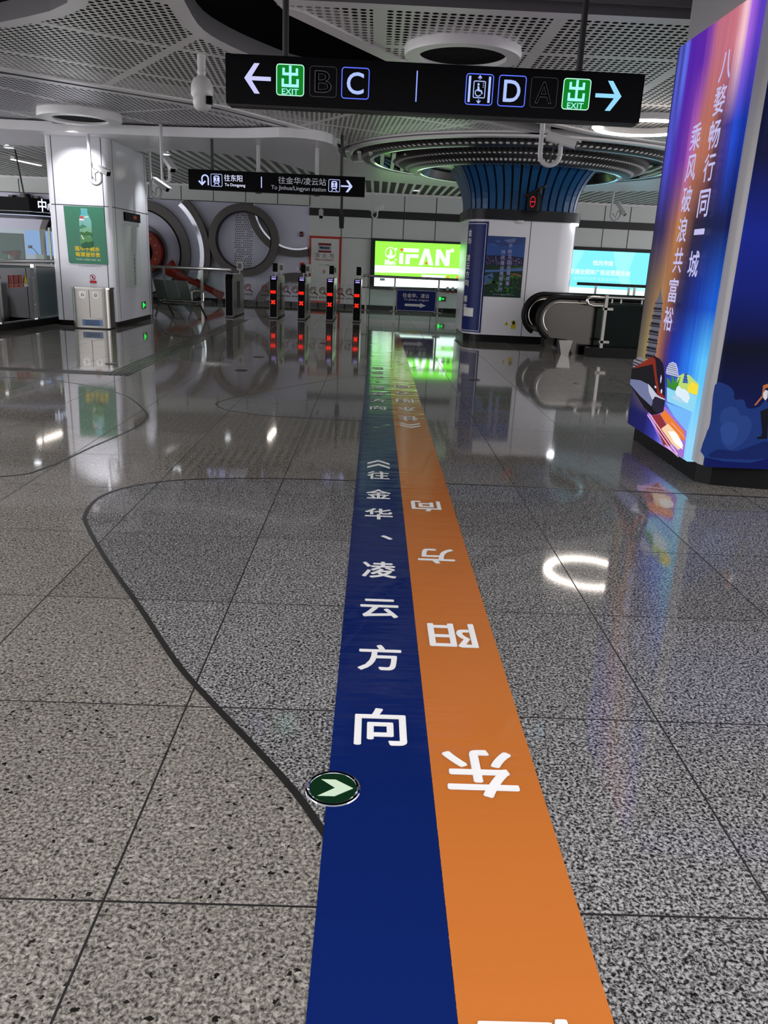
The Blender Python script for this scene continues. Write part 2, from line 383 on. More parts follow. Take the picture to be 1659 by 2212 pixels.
# ================================================================== SETTING
CEIL = 3.40
struct(MB().box(-15, 15, -7, 25.0, -0.2, 0).build('floor', 'granite_brown'), 'polished brown granite slab floor')
c1 = smooth([(-0.078,1.688),(-0.164,1.841),(-0.291,2.027),(-0.479,2.286),(-0.664,2.556),(-0.925,3.013),(-1.22,3.514),(-1.461,3.963),(-1.552,4.191),(-1.579,4.503),(-1.475,4.749),(-1.235,4.936),(-0.895,5.032),(-0.476,5.083),(0.51,5.111),(1.506,5.105),(2.683,5.078)], 5)
p1 = c1 + [(13, 4.9), (13, -6), (0.9, -6), (0.45, 0.6), (0.1, 1.4)]
struct(MB().flat(p1, -0.01, 0.0008).build('floor_inlay', 'granite_grey'), 'speckled grey granite field of the floor')
c3 = smooth([(0.657,11.325),(-0.343,9.908),(-1.041,8.822),(-1.356,8.236),(-1.501,7.86),(-1.498,7.675),(-1.356,7.432),(-1.028,7.268),(-0.681,7.206),(-0.085,7.155),(0.483,7.1)], 5)
p3 = c3 + [(2.2, 7.0), (6.5, 7.6), (8, 12.0), (5, 14.0), (2.6, 13.2), (1.3, 12.3)]
struct(MB().flat(p3, -0.01, 0.0008).build('floor_inlay', 'granite_grey'), 'speckled grey granite field beyond the tape letters')
c2 = smooth([(-4.6, 4.1), (-3.3, 4.5)] + [(-2.323,4.865),(-2.137,5.129),(-2.047,5.765),(-1.954,6.372),(-1.959,6.866),(-2.096,7.287),(-2.475,7.982),(-2.962,8.465),(-3.582,8.801),(-4.1,8.829)] + [(-6.2, 8.7)], 5)
for nm, path, w in (('trim_1', [(0.45, 0.6), (0.1, 1.4)] + c1 + [(5, 5.0)], 0.022), ('trim_2', c2, 0.018), ('trim_3', c3, 0.016)):
    struct(MB().ribbon(path, w, -0.01, 0.0016).build(nm, 'inlay_metal'), 'curved dark metal inlay line in the granite floor')

# walls
YW = 24.6
wall = MB().use('wall_white').box(-2.0, 13, YW, YW + 0.4, 0, 4.4)
wall.use('seam_dark')
for x in (-1.06, -0.17, 0.75, 1.68, 2.6, 3.55, 4.5, 5.45, 6.6, 7.35, 8.3, 9.3, 10.3): wall.box(x - 0.012, x + 0.012, YW - 0.003, YW + 0.01, 0.1, 3.25)
wall.box(-2, 13, YW - 0.003, YW + 0.01, 2.0, 2.02)
struct(wall.build('wall_far'), 'white panelled far wall')
struct(MB().box(-2.0, 13, YW - 0.03, YW + 0.01, 2.58, 2.79).build('trim_4', 'black_matt'), 'black band along the white wall')
struct(MB().box(-15, 13, YW - 0.035, YW + 0.01, 0, 0.13).build('baseboard_far', 'plinth_black'))
mw = MB().use('mural_white').box(-15, -2.0, YW, YW + 0.4, 0, 2.84)
struct(mw.build('wall_mural'), 'pale violet metal relief wall')
uw = MB().use('wall_white').box(-15, -2.0, YW - 0.02, YW + 0.4, 2.84, 4.4).use('seam_dark').box(-15, -2, YW - 0.03, YW, 2.825, 2.845)
for k in range(14): x = -1.99 - 0.925 * k; uw.box(x - 0.012, x + 0.012, YW - 0.024, YW, 2.85, 3.3)
struct(uw.build('wall_upper'), 'grey panels above the relief wall')
ROOF = [(-3.0, 0.9), (3.2, 0.9), (4.8, 4.1), (6.6, 6.5), (9.5, 10.5), (13, 15), (13, 25), (-15, 25), (-15, 21), (-10.5, 15), (-7.2, 9), (-4.6, 4.1)]  # outline shaped for light: open sides admit ambient, unseen near part shades the floor
struct(MB().flat(ROOF, 4.4, 4.55).build('ceiling', 'void_black'), 'black void above the hanging ceiling panels')
struct(MB().ribbon(ROOF, 0.1, 3.45, 4.5, side=1.0, closed=True).build('ceiling_blocker', 'void_black'), 'unseen black rim added to keep ambient light out of the ceiling void')  # added side walls that stop ambient light showing through the perforations

struct(MB().box(-14, 15, -7.3, -7, 0, 4.4).build('wall_blocker', pm('wall_grey', (0.28, 0.28, 0.28), .5)), 'unseen grey wall added behind the camera to block ambient light')  # added out of view to cut bright ambient reflections on dark surfaces

# hanging perforated ceiling panels
def panel(pts, z, m, label, tw=0.16, th=0.14, tm='trim_white', side=-1.0, hole=None):
    loops = [[Vector((x, y, z)) for x, y in pts]]
    if hole: loops.append([Vector((hole[0] + hole[2] * math.cos(R(10 * k)), hole[1] + hole[2] * math.sin(R(10 * k)), z)) for k in range(36)])
    s = MB().use(m).add([v for L in loops for v in L], [tuple(t_) for t_ in tessellate_polygon(loops)])
    o = struct(s.build('ceiling_panel'), label)
    t = MB().use(tm).ribbon(pts, tw, z - 0.02, z + th, side=side, closed=True).use('fascia_brown_dim'); t.mi = [1 if k % 4 == 3 else 0 for k in range(len(t.mi))]; struct(t.build('ceiling_trim', None), 'white edge trim of ' + label)  # outer faces coloured darker: brownish fascia, with the dim light there put in
    return o
def ring_arc(r, a0, a1, n, c=(2.70, 16.75)): return [(c[0] + r * math.cos(R(a0 + (a1 - a0) * i / n)), c[1] + r * math.sin(R(a0 + (a1 - a0) * i / n))) for i in range(n + 1)]
A_right = [(-1.25, 4.2), (-1.55, 6.4)] + smooth([(-1.673,7.593),(-1.691,8.421),(-1.463,9.137),(-1.071,9.862)], 4) + [(0.05, 10.98), (1.22, 12.27), (2.61, 13.5)]
A_left = [(-2.35, 14.4 - 1.86), (-3.57, 11.57), (-4.61, 10.74), (-5.9, 10.0), (-7.1, 9.6)] + [(-6.8, 8.7), (-5.5, 8.75)] + [(-3.609,8.509),(-3.246,8.256),(-2.963,8.041),(-2.711,7.765)] + [(-2.3, 6.8), (-2.4, 5.5), (-2.9, 4.2)]
PA = A_right + ring_arc(3.27, 268, 183, 20) + smooth([(-0.60, 16.2), (-1.0, 14.9), (-1.51, 13.91), (-2.35, 12.54)], 4)[:-1] + A_left
panel(PA, CEIL, 'perforated_diagonal', 'perforated ceiling panel left of the black void', side=1.0)
PB = [(7.0, 7.30), (-0.92, 7.36)] + smooth([(-0.846,7.772),(0.099,9.401)], 2) + [(0.95, 10.9), (1.93, 12.29), (3.19, 13.3), (4.4, 13.9), (6.2, 14.6), (9.5, 15.4), (9.5, 11.0)]
panel(PB[::-1], CEIL, 'perforated_white', 'perforated ceiling panel right of the black void', side=1.0, hole=(0.76, 8.70, 0.47))
PD = [(-7.5, 9.9), (-6.5, 10.15), (-4.61, 11.1), (-3.57, 11.9), (-2.35, 12.9), (-1.55, 14.2), (-1.42, 14.9)] + [(-1.65, 15.35), (-2.19, 15.55), (-4.3, 15.40), (-6.6, 15.10), (-9, 14.9), (-10.4, 14.8)]
panel(PD, CEIL + 0.03, 'perforated_fine', 'finely perforated ceiling panel over the left pillar', side=1.0, hole=(-4.76, 13.85, 0.48))
struct(MB().box(-0.9, 3.2, 7.17, 7.19, 3.42, 3.62).build('trim_5', 'fascia_brown_dim'), 'fascia on the near edge of the right ceiling panel')

# smooth white bulkhead soffit
E_front = [(-6.418,14.741),(-4.086,14.719),(-2.543,14.533),(-1.429,14.119),(-0.828,14.662),(-0.779,16.188)] + [(-0.55, 17.2)]
E_rear = [(-7.42,16.978),(-4.564,17.038),(-3.898,16.527),(-3.212,16.751),(-2.604,17.092),(-2.145,17.676),(-1.665,19.028),(-0.954,20.546),(-0.223,20.765),(2.098,21.441)] + [(5.2, 20.9), (7.5, 19.6), (12.9, 19)]
PE = [(-14.9, 14.7)] + smooth(E_front, 4) + ring_arc(3.05, 175, 5, 24) + [(8, 15.6), (12.9, 16.5)] + smooth(E_rear, 4)[::-1] + [(-14.9, 17.2)]
struct(MB().use('bulkhead_white').flat(PE, 3.25, 3.40).build('ceiling_bulkhead', None), 'smooth white curved ceiling bulkhead')
# slat ceiling beyond
sl = MB().use('slat_white'); x = -14.8
while x < 12.8: sl.box(x - 0.035, x + 0.035, 15.8, YW, 3.27, 3.295); x += 0.215
struct(sl.build('ceiling_slats'), 'pale louvre slats of the far ceiling')
struct(MB().box(-15, 13, YW - 0.12, YW, 3.21, 3.27).build('trim_6', 'trim_white'), 'white edge under the louvre slats')

# ================================================================== FLOOR TAPE
bs = tag(MB().box(-0.08, 0.213, -1.2, 16.95, 0, 0.0026).build('floor_tape', 'vinyl_blue'), 'long blue floor tape with white direction lettering', 'floor tape')
orng = tag(MB().box(0.214, 0.52, -1.2, 16.9, 0, 0.0026).build('floor_tape', 'vinyl_orange'), 'long orange floor tape with white upside-down lettering', 'floor tape')
ZT = 0.0036
def floor_char(b, ch, x, y, w, h, flip=False, off=0.022):
    u, v = ((-1, 0, 0), (0, -1, 0)) if flip else (X, Y_)
    MB().text(ch, (x, y, ZT), u, v, w, h, off).build('lettering', 'lettering_white', b)
YB = [('往', 5.25, .145, .20), ('金', 4.79, .15, .20), ('华', 4.38, .155, .20), ('、', 3.97, .055, .06), ('凌', 3.51, .155, .20), ('云', 3.07, .155, .18), ('方', 2.635, .155, .19), ('向', 2.18, .155, .20)]
for ch, y, w, h in YB: floor_char(bs, ch, 0.11 if ch == '、' else 0.068, y, w, h)
b = MB()
for dy in (0, -0.11): b.poly([(-0.01, 5.60 + dy, ZT), (0.07, 5.69 + dy, ZT), (0.15, 5.60 + dy, ZT), (0.15, 5.55 + dy, ZT), (0.07, 5.64 + dy, ZT), (-0.01, 5.55 + dy, ZT)], True)
b.build('chevron_mark', 'lettering_white', bs)
for ch, y in (('向', 7.86), ('方', 8.30), ('云', 8.75), ('凌', 9.2), ('、', 9.65), ('华', 10.05), ('金', 10.5), ('往', 10.95)): floor_char(bs, ch, 0.07, y, .05 if ch == '、' else .155, .06 if ch == '、' else .2)
for ch, y, w, h in (('东', 1.955, .20, .215), ('阳', 2.84, .18, .20), ('方', 3.72, .18, .20), ('向', 4.57, .17, .20), ('往', 1.06, .20, .22), ('往', 7.36, .18, .22), ('东', 7.85, .18, .22), ('阳', 8.35, .18, .22), ('方', 8.85, .18, .22), ('向', 9.35, .18, .22)):
    floor_char(orng, ch, 0.355, y, w, h, True)
b = MB()
for dy in (0, -0.10): b.poly([(0.27, 7.11 + dy, ZT), (0.36, 7.02 + dy, ZT), (0.45, 7.11 + dy, ZT), (0.45, 7.16 + dy, ZT), (0.36, 7.07 + dy, ZT), (0.27, 7.16 + dy, ZT)])
b.build('chevron_mark', 'lettering_white', orng)
# round evacuation marker
em_ = thing('floor_marker', (-0.065, 1.866, 0), 'round green evacuation marker with pale arrow on the blue tape', 'floor marker')
c = (-0.065, 1.866)
MB().lathe([(0.0001, 0.0045), (0.066, 0.0045), (0.066, 0.002)], *c).build('disc', 'marker_green', em_)
MB().lathe([(0.078, 0.001), (0.076, 0.006), (0.071, 0.0085), (0.066, 0.006), (0.065, 0.003)], *c).build('rim', 'chrome', em_, True)
MB().prism([(c[0] + x, c[1] + y, 0.0045) for x, y in ((-.034, .036), (.006, .036), (.056, 0), (.006, -.036), (-.040, -.036), (.006, 0))], (0, 0, 0.0008)).build('arrow', 'glow_strip_green', em_)
# small steel evacuation studs further away
for k, (x, y) in enumerate([(-1.654,11.672),(-1.667,10.186),(-3.338,10.285),(1.306,10.186),(2.682,10.252),(-0.853,13.98)]):
    o = tag(MB().lathe([(0.0001, 0.004), (0.06, 0.004), (0.075, 0.006), (0.085, 0.001)], x, y, 24).build('floor_stud', 'steel_dark'),
            ['steel floor stud nearer the leftmost ticket gates', 'steel floor stud left of the blue tape before the gates', 'steel floor stud in front of the litter bin', 'steel floor stud below the city poster pillar', 'steel floor stud in front of the escalator', 'steel floor stud nearest the ticket gate with the hydrant behind'][k], 'floor stud', 'evacuation studs')
# tactile paving
tp = MB()
for k in range(5): tp.box(-4.9, -2.83, 9.33 + 0.055 * k, 9.35 + 0.055 * k, 0, 0.005)
for k in range(5): tp.box(-3.12 + 0.06 * k, -3.095 + 0.06 * k, 9.33, 18.6, 0, 0.005)
tag(tp.build('tactile_path', 'steel_dark'), 'ribbed tactile guide path bending left before the pillar', 'tactile paving')
tag(MB().box(0.62, 0.95, 16.9, 17.25, 0, 0.003).build('floor_label', 'yellow_label'), 'small yellow label stuck on the floor by the barrier', 'label')

# ================================================================== OVERHEAD EXIT SIGN
EX, EXW, EXY = -1.10, 1.83, 6.20
es = thing('exit_sign', (0.36, EXY, 2.41), 'long black hanging exit sign with lit letters C and D', 'sign')
MB().box(EX, EXW, EXY, EXY + 0.12, 2.415, 2.725).build('casing', 'black_gloss', es)
MB().box(EX + .02, EXW - .02, EXY + .01, EXY + 0.11, 2.40, 2.415).build('bottom_rail', 'black_matt', es)
for x in (-0.69, 1.375): MB().tube([(x, EXY + .06, 2.72), (x, EXY + .06, 4.4)], 0.022, 12).build('rod', 'black_matt', es)
yf = EXY - 0.003; BL = em(176, 196, 255, 1.0); GLW = em(90, 110, 255, 1.3); CY = em(150, 220, 255, 1.0)
def arrow(b, x0, x1, zc, h, y, d=1, t=0.03):
    L = x1 - x0; a = lambda px, pz: ((x0 + px * L) if d > 0 else (x1 - px * L), y, zc + pz * h / 2)
    b.poly([a(0, t / h), a(.72, t / h), a(.42, 1), a(.62, 1), a(1, 0), a(.62, -1), a(.42, -1), a(.72, -t / h), a(0, -t / h)])
b = MB(); arrow(b, -0.97, -0.785, 2.577, 0.19, yf, -1, 0.026); b.build('left_arrow', em(205, 205, 255, 1.0), es)
b = MB(); arrow(b, 1.495, 1.68, 2.577, 0.19, yf, 1, 0.026); b.build('right_arrow', CY, es)
def icon_frame(name, x, col, s=0.195, w=0.006):
    b = MB(); frame_on_y(b, x - s / 2, x + s / 2, 2.577 - s / 2 - .002, 2.577 + s / 2 + .002, 0.022, w, yf); return b.build(name, col, es)
for x in (-0.65, 1.36):
    b = MB().use(em(10, 138, 40, 0.85)); b.on_y(rrect(x - .095, x + .095, 2.577 - .098, 2.577 + .098, .022), yf + .001); p = b.build('exit_panel', None, es, label='green lit exit panel')
    b = MB(); frame_on_y(b, x - .0975, x + .0975, 2.4775, 2.6765, 0.022, 0.006, yf - .001); b.build('border', em(190, 255, 225, 1.1), p)
    b = MB().use(em(170, 250, 255, 1.0)); q = yf - .002
    for (x0, x1, z0, z1) in ((-.009, .009, -.03, .09), (-.055, -.038, .035, .075), (.038, .055, .035, .075), (-.055, .055, .028, .046), (-.06, -.043, -.035, .008), (.043, .06, -.035, .008), (-.06, .06, -.045, -.026)):
        b.on_y([(x + x0, 2.577 + z0), (x + x1, 2.577 + z0), (x + x1, 2.577 + z1), (x + x0, 2.577 + z1)], q)
    b.text('EXIT', (x, q, 2.577 - .073), X, Z, 0.115, 0.036, 0.01); b.build('lettering', None, p)
for ch, x, lit in (('B', -0.42, 0), ('C', -0.195, 1), ('D', 0.905, 1), ('A', 1.13, 0)):
    if lit:
        icon_frame('letter_frame', x, GLW); b = MB().text(ch, (x, yf, 2.577), X, Z, 0.115, 0.135, 0.012); b.build('letter', BL, es)
    else:
        icon_frame('letter_frame', x, 'lettering_outline', 0.19, 0.004)
        b = MB().use('lettering_outline').text(ch, (x, yf, 2.577), X, Z, 0.115, 0.135, 0.012).use('black_gloss').text(ch, (x, yf - .001, 2.577), X, Z, 0.106, 0.127, -0.012); b.build('letter', None, es, label='unlit outlined letter')
MB().on_y([(0.230, 2.48), (0.238, 2.48), (0.238, 2.675), (0.230, 2.675)], yf).build('divider', em(140, 160, 255, 1.2), es)
icon_frame('lift_frame', 0.675, GLW)
b = MB().use(BL); lx = 0.675
for s in (-1, 1): b.on_y([(lx + s * .078, 2.495), (lx + s * .062, 2.495), (lx + s * .062, 2.66), (lx + s * .078, 2.66)][::s], yf)
frame_on_y(b, lx - .043, lx + .043, 2.522, 2.632, .01, .006, yf)
for s in (1, -1): b.on_y([(lx + px, 2.577 + s * pz) for px, pz in ((-.003, .062), (-.003, .076), (-.014, .068), (-.014, .075), (0, .09), (.014, .075), (.014, .068), (.003, .076), (.003, .062))], yf)
b.disc((lx - .008, yf, 2.609), .008, X, Z, 12); b.on_y([(lx - .014, 2.598), (lx - .002, 2.598), (lx + .002, 2.575), (lx + .018, 2.573), (lx + .026, 2.55), (lx + .018, 2.547), (lx + .011, 2.564), (lx - .012, 2.566)], yf)
A = [(lx - .006 + .024 * math.cos(R(a)), 2.556 + .024 * math.sin(R(a))) for a in range(110, 350, 20)]; Bq = [(lx - .006 + .018 * math.cos(R(a)), 2.556 + .018 * math.sin(R(a))) for a in range(110, 350, 20)]
for i in range(len(A) - 1): b.on_y([A[i], A[i + 1], Bq[i + 1], Bq[i]], yf)
for k in range(3): b.disc((lx + .026, yf, 2.617 - .012 * k), .0035, X, Z, 8)
b.build('lift_symbol', None, es)

# ================================================================== PLATFORM SIGN
S2Y = 14.7; y2 = S2Y - 0.003
ps = thing('platform_sign', (-1.76, S2Y, 2.43), 'black hanging direction sign with train symbols and lettering', 'sign')
MB().box(-3.27, -0.25, S2Y, S2Y + 0.12, 2.44, 2.76).build('casing', 'black_gloss', ps)
for x in (-2.87, -0.66): MB().tube([(x, S2Y + .06, 2.75), (x, S2Y + .06, 4.4)], 0.026, 10).build('rod', 'black_matt', ps)
SW = em(190, 200, 255, 1.15)
def train_icon(b, x, z, s):
    frame_on_y(b, x - s, x + s, z - s * 1.02, z + s * 1.02, s * .2, s * .08, y2)
    frame_on_y(b, x - s * .52, x + s * .52, z - s * .55, z + s * .75, s * .3, s * .16, y2)
    b.on_y([(x - s * .4, z - s * .2), (x + s * .4, z - s * .2), (x + s * .4, z - s * .05), (x - s * .4, z - s * .05)], y2)
    for k in (-1, 1):
        b.on_y([(x + k * s * .3, z - s * .6), (x + k * s * .55, z - s * .85), (x + k * s * .4, z - s * .85), (x + k * s * .15, z - s * .6)][::k], y2)
        b.on_y([(x + k * s * .08, z), (x + k * s * .36, z), (x + k * s * .36, z + s * .45), (x + k * s * .08, z + s * .45)][::k], y2)
b = MB(); train_icon(b, -2.79, 2.60, 0.098); b.build('train_symbol', SW, ps)
b = MB(); train_icon(b, -0.775, 2.60, 0.098); b.build('train_symbol', SW, ps)
b = MB(); x0 = -2.985
A = [(x0 + .065 * math.cos(R(a)), 2.62 + .065 * math.sin(R(a))) for a in range(0, 181, 20)]; Bq = [(x0 + .042 * math.cos(R(a)), 2.62 + .042 * math.sin(R(a))) for a in range(0, 181, 20)]
for i in range(len(A) - 1): b.on_y([A[i], A[i + 1], Bq[i + 1], Bq[i]], y2)
b.on_y([(x0 + .042, 2.515), (x0 + .065, 2.515), (x0 + .065, 2.62), (x0 + .042, 2.62)], y2); b.on_y([(x0 - .065, 2.53), (x0 - .042, 2.53), (x0 - .042, 2.62), (x0 - .065, 2.62)], y2)
b.on_y([(x0 - .053, 2.505), (x0 + .012, 2.57), (x0 - .006, 2.588), (x0 - .053, 2.541), (x0 - .10, 2.588), (x0 - .118, 2.57)], y2); b.build('turn_arrow', SW, ps)
b = MB(); arrow(b, -0.66, -0.46, 2.60, 0.19, y2, 1, 0.024); b.build('right_arrow', SW, ps)
MB().on_y([(-2.03, 2.51), (-2.015, 2.51), (-2.015, 2.69), (-2.03, 2.69)], y2).build('divider', SW, ps)
b = MB().use(em(225, 228, 255, 1.0)).text('往东阳', (-2.66, y2, 2.645), X, Z, 0.31, 0.105, 0.008, 'l').text('To Dongyang', (-2.65, y2, 2.53), X, Z, 0.35, None, 0.012, 'l'); b.build('lettering', None, ps)
b = MB().use(em(140, 142, 150, 0.9)).text('往金华/凌云站', (-0.915, y2, 2.650), X, Z, 0.82, 0.115, 0.006, 'r').text('To Jinhua/Lingyun station', (-0.915, y2, 2.52), X, Z, 0.94, None, 0.006, 'r'); b.build('lettering', None, ps, label='unlit destination lettering with a dim glow put in')  # glow put into unlit letters in place of light falling on them

# ================================================================== CEILING FITTINGS
def ceiling_ring(x, y, R0, R1, label, drop=0.085):
    t = thing('ceiling_ring', (x, y, CEIL), label, 'ceiling ring')
    MB().lathe([(R0 * .97, CEIL + .06), (R0, CEIL - drop * .5), (R0 - .012, CEIL - drop), (R1 + .01, CEIL - drop), (R1, CEIL - drop + .01), (R1, CEIL - drop + .035)], x, y, 72).build('collar', 'trim_white', t, True)
    MB().lathe([(R1 + .005, CEIL - drop + .035), (0.001, CEIL - drop + .036)], x, y, 48).build('well', 'void_black', t)
    return t
ceiling_ring(0.76, 8.70, 0.57, 0.42, 'white ceiling ring with a black well above the exit sign')
ceiling_ring(-4.76, 13.85, 0.64, 0.42, 'white ceiling ring with a dark well near the left pillar')
rl = thing('ring_light', (3.62, 12.05, 3.30), 'glowing white ring light beside the bright poster pillar', 'ceiling light')
RLC = (3.62, 12.05)
MB().lathe([(0.70, 3.395), (0.72, 3.34), (0.70, 3.315), (0.56, 3.315), (0.54, 3.34), (0.56, 3.395)], *RLC, 64).build('housing', 'trim_white', rl, True)
MB().lathe([(0.685, 3.313), (0.67, 3.295), (0.60, 3.295), (0.585, 3.313)], *RLC, 64).build('diffuser', LAMP, rl, True)
def downlight(x, y, z, label, power=None, target=None, ang=95):
    t = thing('downlight', (x, y, z), label, 'downlight', 'recessed downlights')
    MB().lathe([(0.10, z + .02), (0.105, z - .012), (0.085, z - .014), (0.08, z + .0)], x, y, 24).build('bezel', 'trim_white', t)
    MB().disc((x, y, z - .002), 0.08, X, (0, -1, 0)).build('lamp', LAMPC, t)
    spot_lamp('downlight_beam', (x, y, z - .03), target or (x, y, 0), power or DOWNLIGHT_W, ang, 0.7, (0.93, 0.95, 1.0), t)
downlight(-7.42, 17.38, 3.25, 'lit downlight in the bulkhead at the left edge of the hall')
downlight(-4.28, 17.25, 3.25, 'lit downlight in the bulkhead right of the left pillar')
tl = thing('spotlight_box', (-5.2, 14.55, 3.36), 'black triple spotlight box on the ceiling edge above the left pillar', 'spotlight')
MB().box(-5.46, -4.92, 14.46, 14.64, 3.355, 3.40).build('housing', 'black_matt', tl)
for x in (-5.37, -5.19, -5.01): MB().box(x - .055, x + .055, 14.49, 14.61, 3.348, 3.356).build('lens', LAMPD if x == -5.19 else 'navy_dark', tl)
spot_lamp('spotlight_beam', (-5.19, 14.45, 3.33), (-5.3, 15.3, 2.30), 150, 76, 0.75, (0.95, 0.95, 1.0), tl)
downlight(-3.77, 20.75, 3.26, 'lit downlight among the slats above the platform sign', 90)
downlight(1.0, 23.0, 3.26, 'lit downlight before the green advert wall', 60)
def linear_lamp(x0, y0, x1, y1, z, label, power=None, glow=None):
    t = thing('linear_lamp', ((x0 + x1) / 2, (y0 + y1) / 2, z), label, 'ceiling light')
    MB().ribbon([(x0, y0), (x1, y1)], 0.10, z, z + .06).build('housing', 'trim_white', t)
    MB().ribbon([(x0, y0), (x1, y1)], 0.08, z - .006, z).build('diffuser', glow or LAMP, t)
linear_lamp(-8.15, 19.2, -7.98, 20.3, 3.20, 'lit linear lamp above the service booth sign')
linear_lamp(-2.68, 20.65, -2.63, 21.7, 3.20, 'lit linear lamp hidden behind the platform sign')
# dome camera
dc = thing('dome_camera', (-1.94, 9.5, 3.4), 'white speed dome camera hanging left of the exit sign', 'camera')
MB().lathe([(0.045, 3.41), (0.045, 3.30), (0.04, 3.27), (0.05, 3.24), (0.04, 3.22), (0.045, 3.19)], -1.94, 9.5, 20).build('stem', 'camera_white', dc, True)
MB().lathe([(0.045, 3.20), (0.09, 3.17), (0.115, 3.11), (0.118, 3.02), (0.10, 2.99), (0.001, 2.985)], -1.94, 9.5, 28).build('housing', 'camera_white', dc, True)
d = MB().lathe([(0.098, 2.99), (0.10, 2.94), (0.085, 2.89), (0.05, 2.865), (0.001, 2.86)], -1.94, 9.5, 28).build('ball', 'camera_white', dc, True)
MB().box(-1.88, -1.82, 9.41, 9.46, 2.92, 3.0).build('lens', 'black_gloss', d)

def cctv(x, y, ztop, zbot, hr, yaw, tilt, label, up=0.10, r=0.028, length=0.40, mir=1):
    """J-shaped ceiling pole carrying a bullet camera; hr = hook radius"""
    t = thing('cctv_camera', (x, y, ztop), label, 'camera', 'bullet cameras on hooked poles')
    path = [(x, y, ztop), (x, y, zbot + hr)] + [(x + mir * hr * (1 - math.cos(R(a))), y, zbot + hr - hr * math.sin(R(a))) for a in range(15, 181, 15)] + [(x + mir * 2 * hr, y, zbot + hr + up)]
    MB().tube(path, r, 12).build('hooked_pole', 'pole_white', t, True)
    px, pz = x + mir * 2 * hr, zbot + hr + up
    M = Matrix.Translation((px, y, pz + .05)) @ Matrix.Rotation(R(yaw), 4, 'Z') @ Matrix.Rotation(R(tilt), 4, 'Y')
    def tb(bm): bm.v = [tuple(M @ Vector(v)) for v in bm.v]; return bm
    MB().tube([(px, y, pz), (px, y, pz + .04)], r * 1.5, 12).build('bracket', 'pole_white', t)
    hb = tb(MB().prism([(-.45 * length, a * .045, .0 + c_ * .042) for a, c_ in ((-1, -.6), (-.6, -1), (.6, -1), (1, -.6), (1, 1), (-1, 1))], (length * .9, 0, 0))).build('housing', 'camera_white', t)
    tb(MB().box(-.5 * length, .56 * length, -.055, .055, .042, .058)).build('sunshade', 'camera_white', hb)
    tb(MB().box(.45 * length, .47 * length, -.042, .042, -.038, .04)).build('lens_window', 'black_gloss', hb)
    MB().tube([(px - mir * .02, y - .02, pz + .02), (px - mir * .09, y - .03, pz - .02), (x + mir * hr, y - .02, zbot + hr * .5), (x + mir * .03, y - .02, zbot + hr * 1.3)], 0.008, 6).build('cable', 'black_matt', t)
    return t
cctv(-5.0, 14.9, 3.40, 2.46, 0.09, -25, 22, 'bullet camera on hooked white pole before the left pillar')
cctv(-3.66, 14.5, 3.40, 2.52, 0.06, -55, 30, 'bullet camera on hooked pole facing away, right of the left pillar', up=0.16)
cctv(-4.53, 17.0, 3.25, 2.40, 0.10, -25, 28, 'bullet camera on lower hooked pole beside the left pillar edge')
cctv(1.90, 10.3, 3.40, 2.58, 0.12, -15, 14, 'large bullet camera on hooked pole below the exit sign')
cctv(5.78, 21.0, 3.27, 2.62, 0.12, -35, 50, 'bullet camera on hooked pole above the blue advert')
cctv(-0.17, 23.6, 3.27, 2.54, 0.07, 150, 20, 'bullet camera on hooked pole before the black wall band', r=0.022)
cctv(2.12, 21.0, 3.27, 2.22, 0.09, 100, 10, 'hooked camera pole half hidden behind the blue sign column', r=0.03)
for x, y, lb in ((-2.16, 15.3, 'white pole running down behind the platform sign, left one'), (-1.12, 15.3, 'white pole running down behind the platform sign, right one')):
    t = thing('ceiling_pole', (x, y, 3.25), lb, 'pole'); MB().tube([(x, y, 3.45), (x, y, 2.52)], 0.035, 12).build('tube', 'pole_white', t, True); MB().box(x - .05, x + .05, y - .03, y + .03, 2.46, 2.54).build('end_box', 'black_matt', t)
t = thing('hanging_sensor', (-1.35, 20, 3.27), 'slim white sensor on a thin pole before the hydrant cabinet', 'sensor')
MB().tube([(-1.35, 20, 4.4), (-1.35, 20, 2.5)], 0.012, 8).build('pole', 'pole_white', t); MB().box(-1.40, -1.30, 19.96, 20.04, 2.36, 2.50).build('box', 'pole_white', t); MB().box(-1.39, -1.31, 19.955, 20.0, 2.30, 2.36).build('lens', 'black_gloss', t); MB().tube([(-1.34, 20, 2.30), (-1.34, 20, 2.20)], 0.008, 6).build('antenna', 'pole_white', t)
t = thing('hanging_speaker', (-0.87, 20, 3.27), 'narrow black speaker on a black rod above the gates', 'speaker')
MB().tube([(-0.87, 20, 4.4), (-0.87, 20, 2.4)], 0.03, 8).build('rod', 'black_matt', t); MB().prism([(-.93, 19.95, 2.40), (-.80, 19.95, 2.40), (-.81, 19.95, 2.10), (-.91, 19.95, 2.10)], (0, .1, 0)).build('case', 'black_matt', t)

# ================================================================== LEFT PILLAR
PLX0, PLX1, PLY0, PLY1 = -5.92, -4.80, 15.30, 17.75
pl = thing('station_pillar', (-5.4, 16.5, 0), 'white panelled square pillar carrying the green bottle poster', 'pillar')
def rbox(b, x0, x1, y0, y1, z0, z1, r, n=5): return b.flat(rrect(x0, x1, y0, y1, r, n), z0, z1)
rbox(MB(), PLX0, PLX1, PLY0, PLY1, 0.10, 3.26, 0.07).build('shaft', 'white_panel', pl, True)
rbox(MB(), PLX0 + .03, PLX1 - .03, PLY0 + .03, PLY1 - .03, 0, 0.10, 0.05).build('plinth', 'plinth_black', pl)
s = MB()
for x in (-5.80, -4.93): s.box(x - .007, x + .007, PLY0 - .002, PLY0 + .004, .1, 3.26)
s.box(PLX0 + .05, PLX1 - .05, PLY0 - .002, PLY0 + .004, 2.115, 2.130); s.box(PLX1 - .004, PLX1 + .002, PLY0 + .05, PLY1 - .05, 2.115, 2.130)
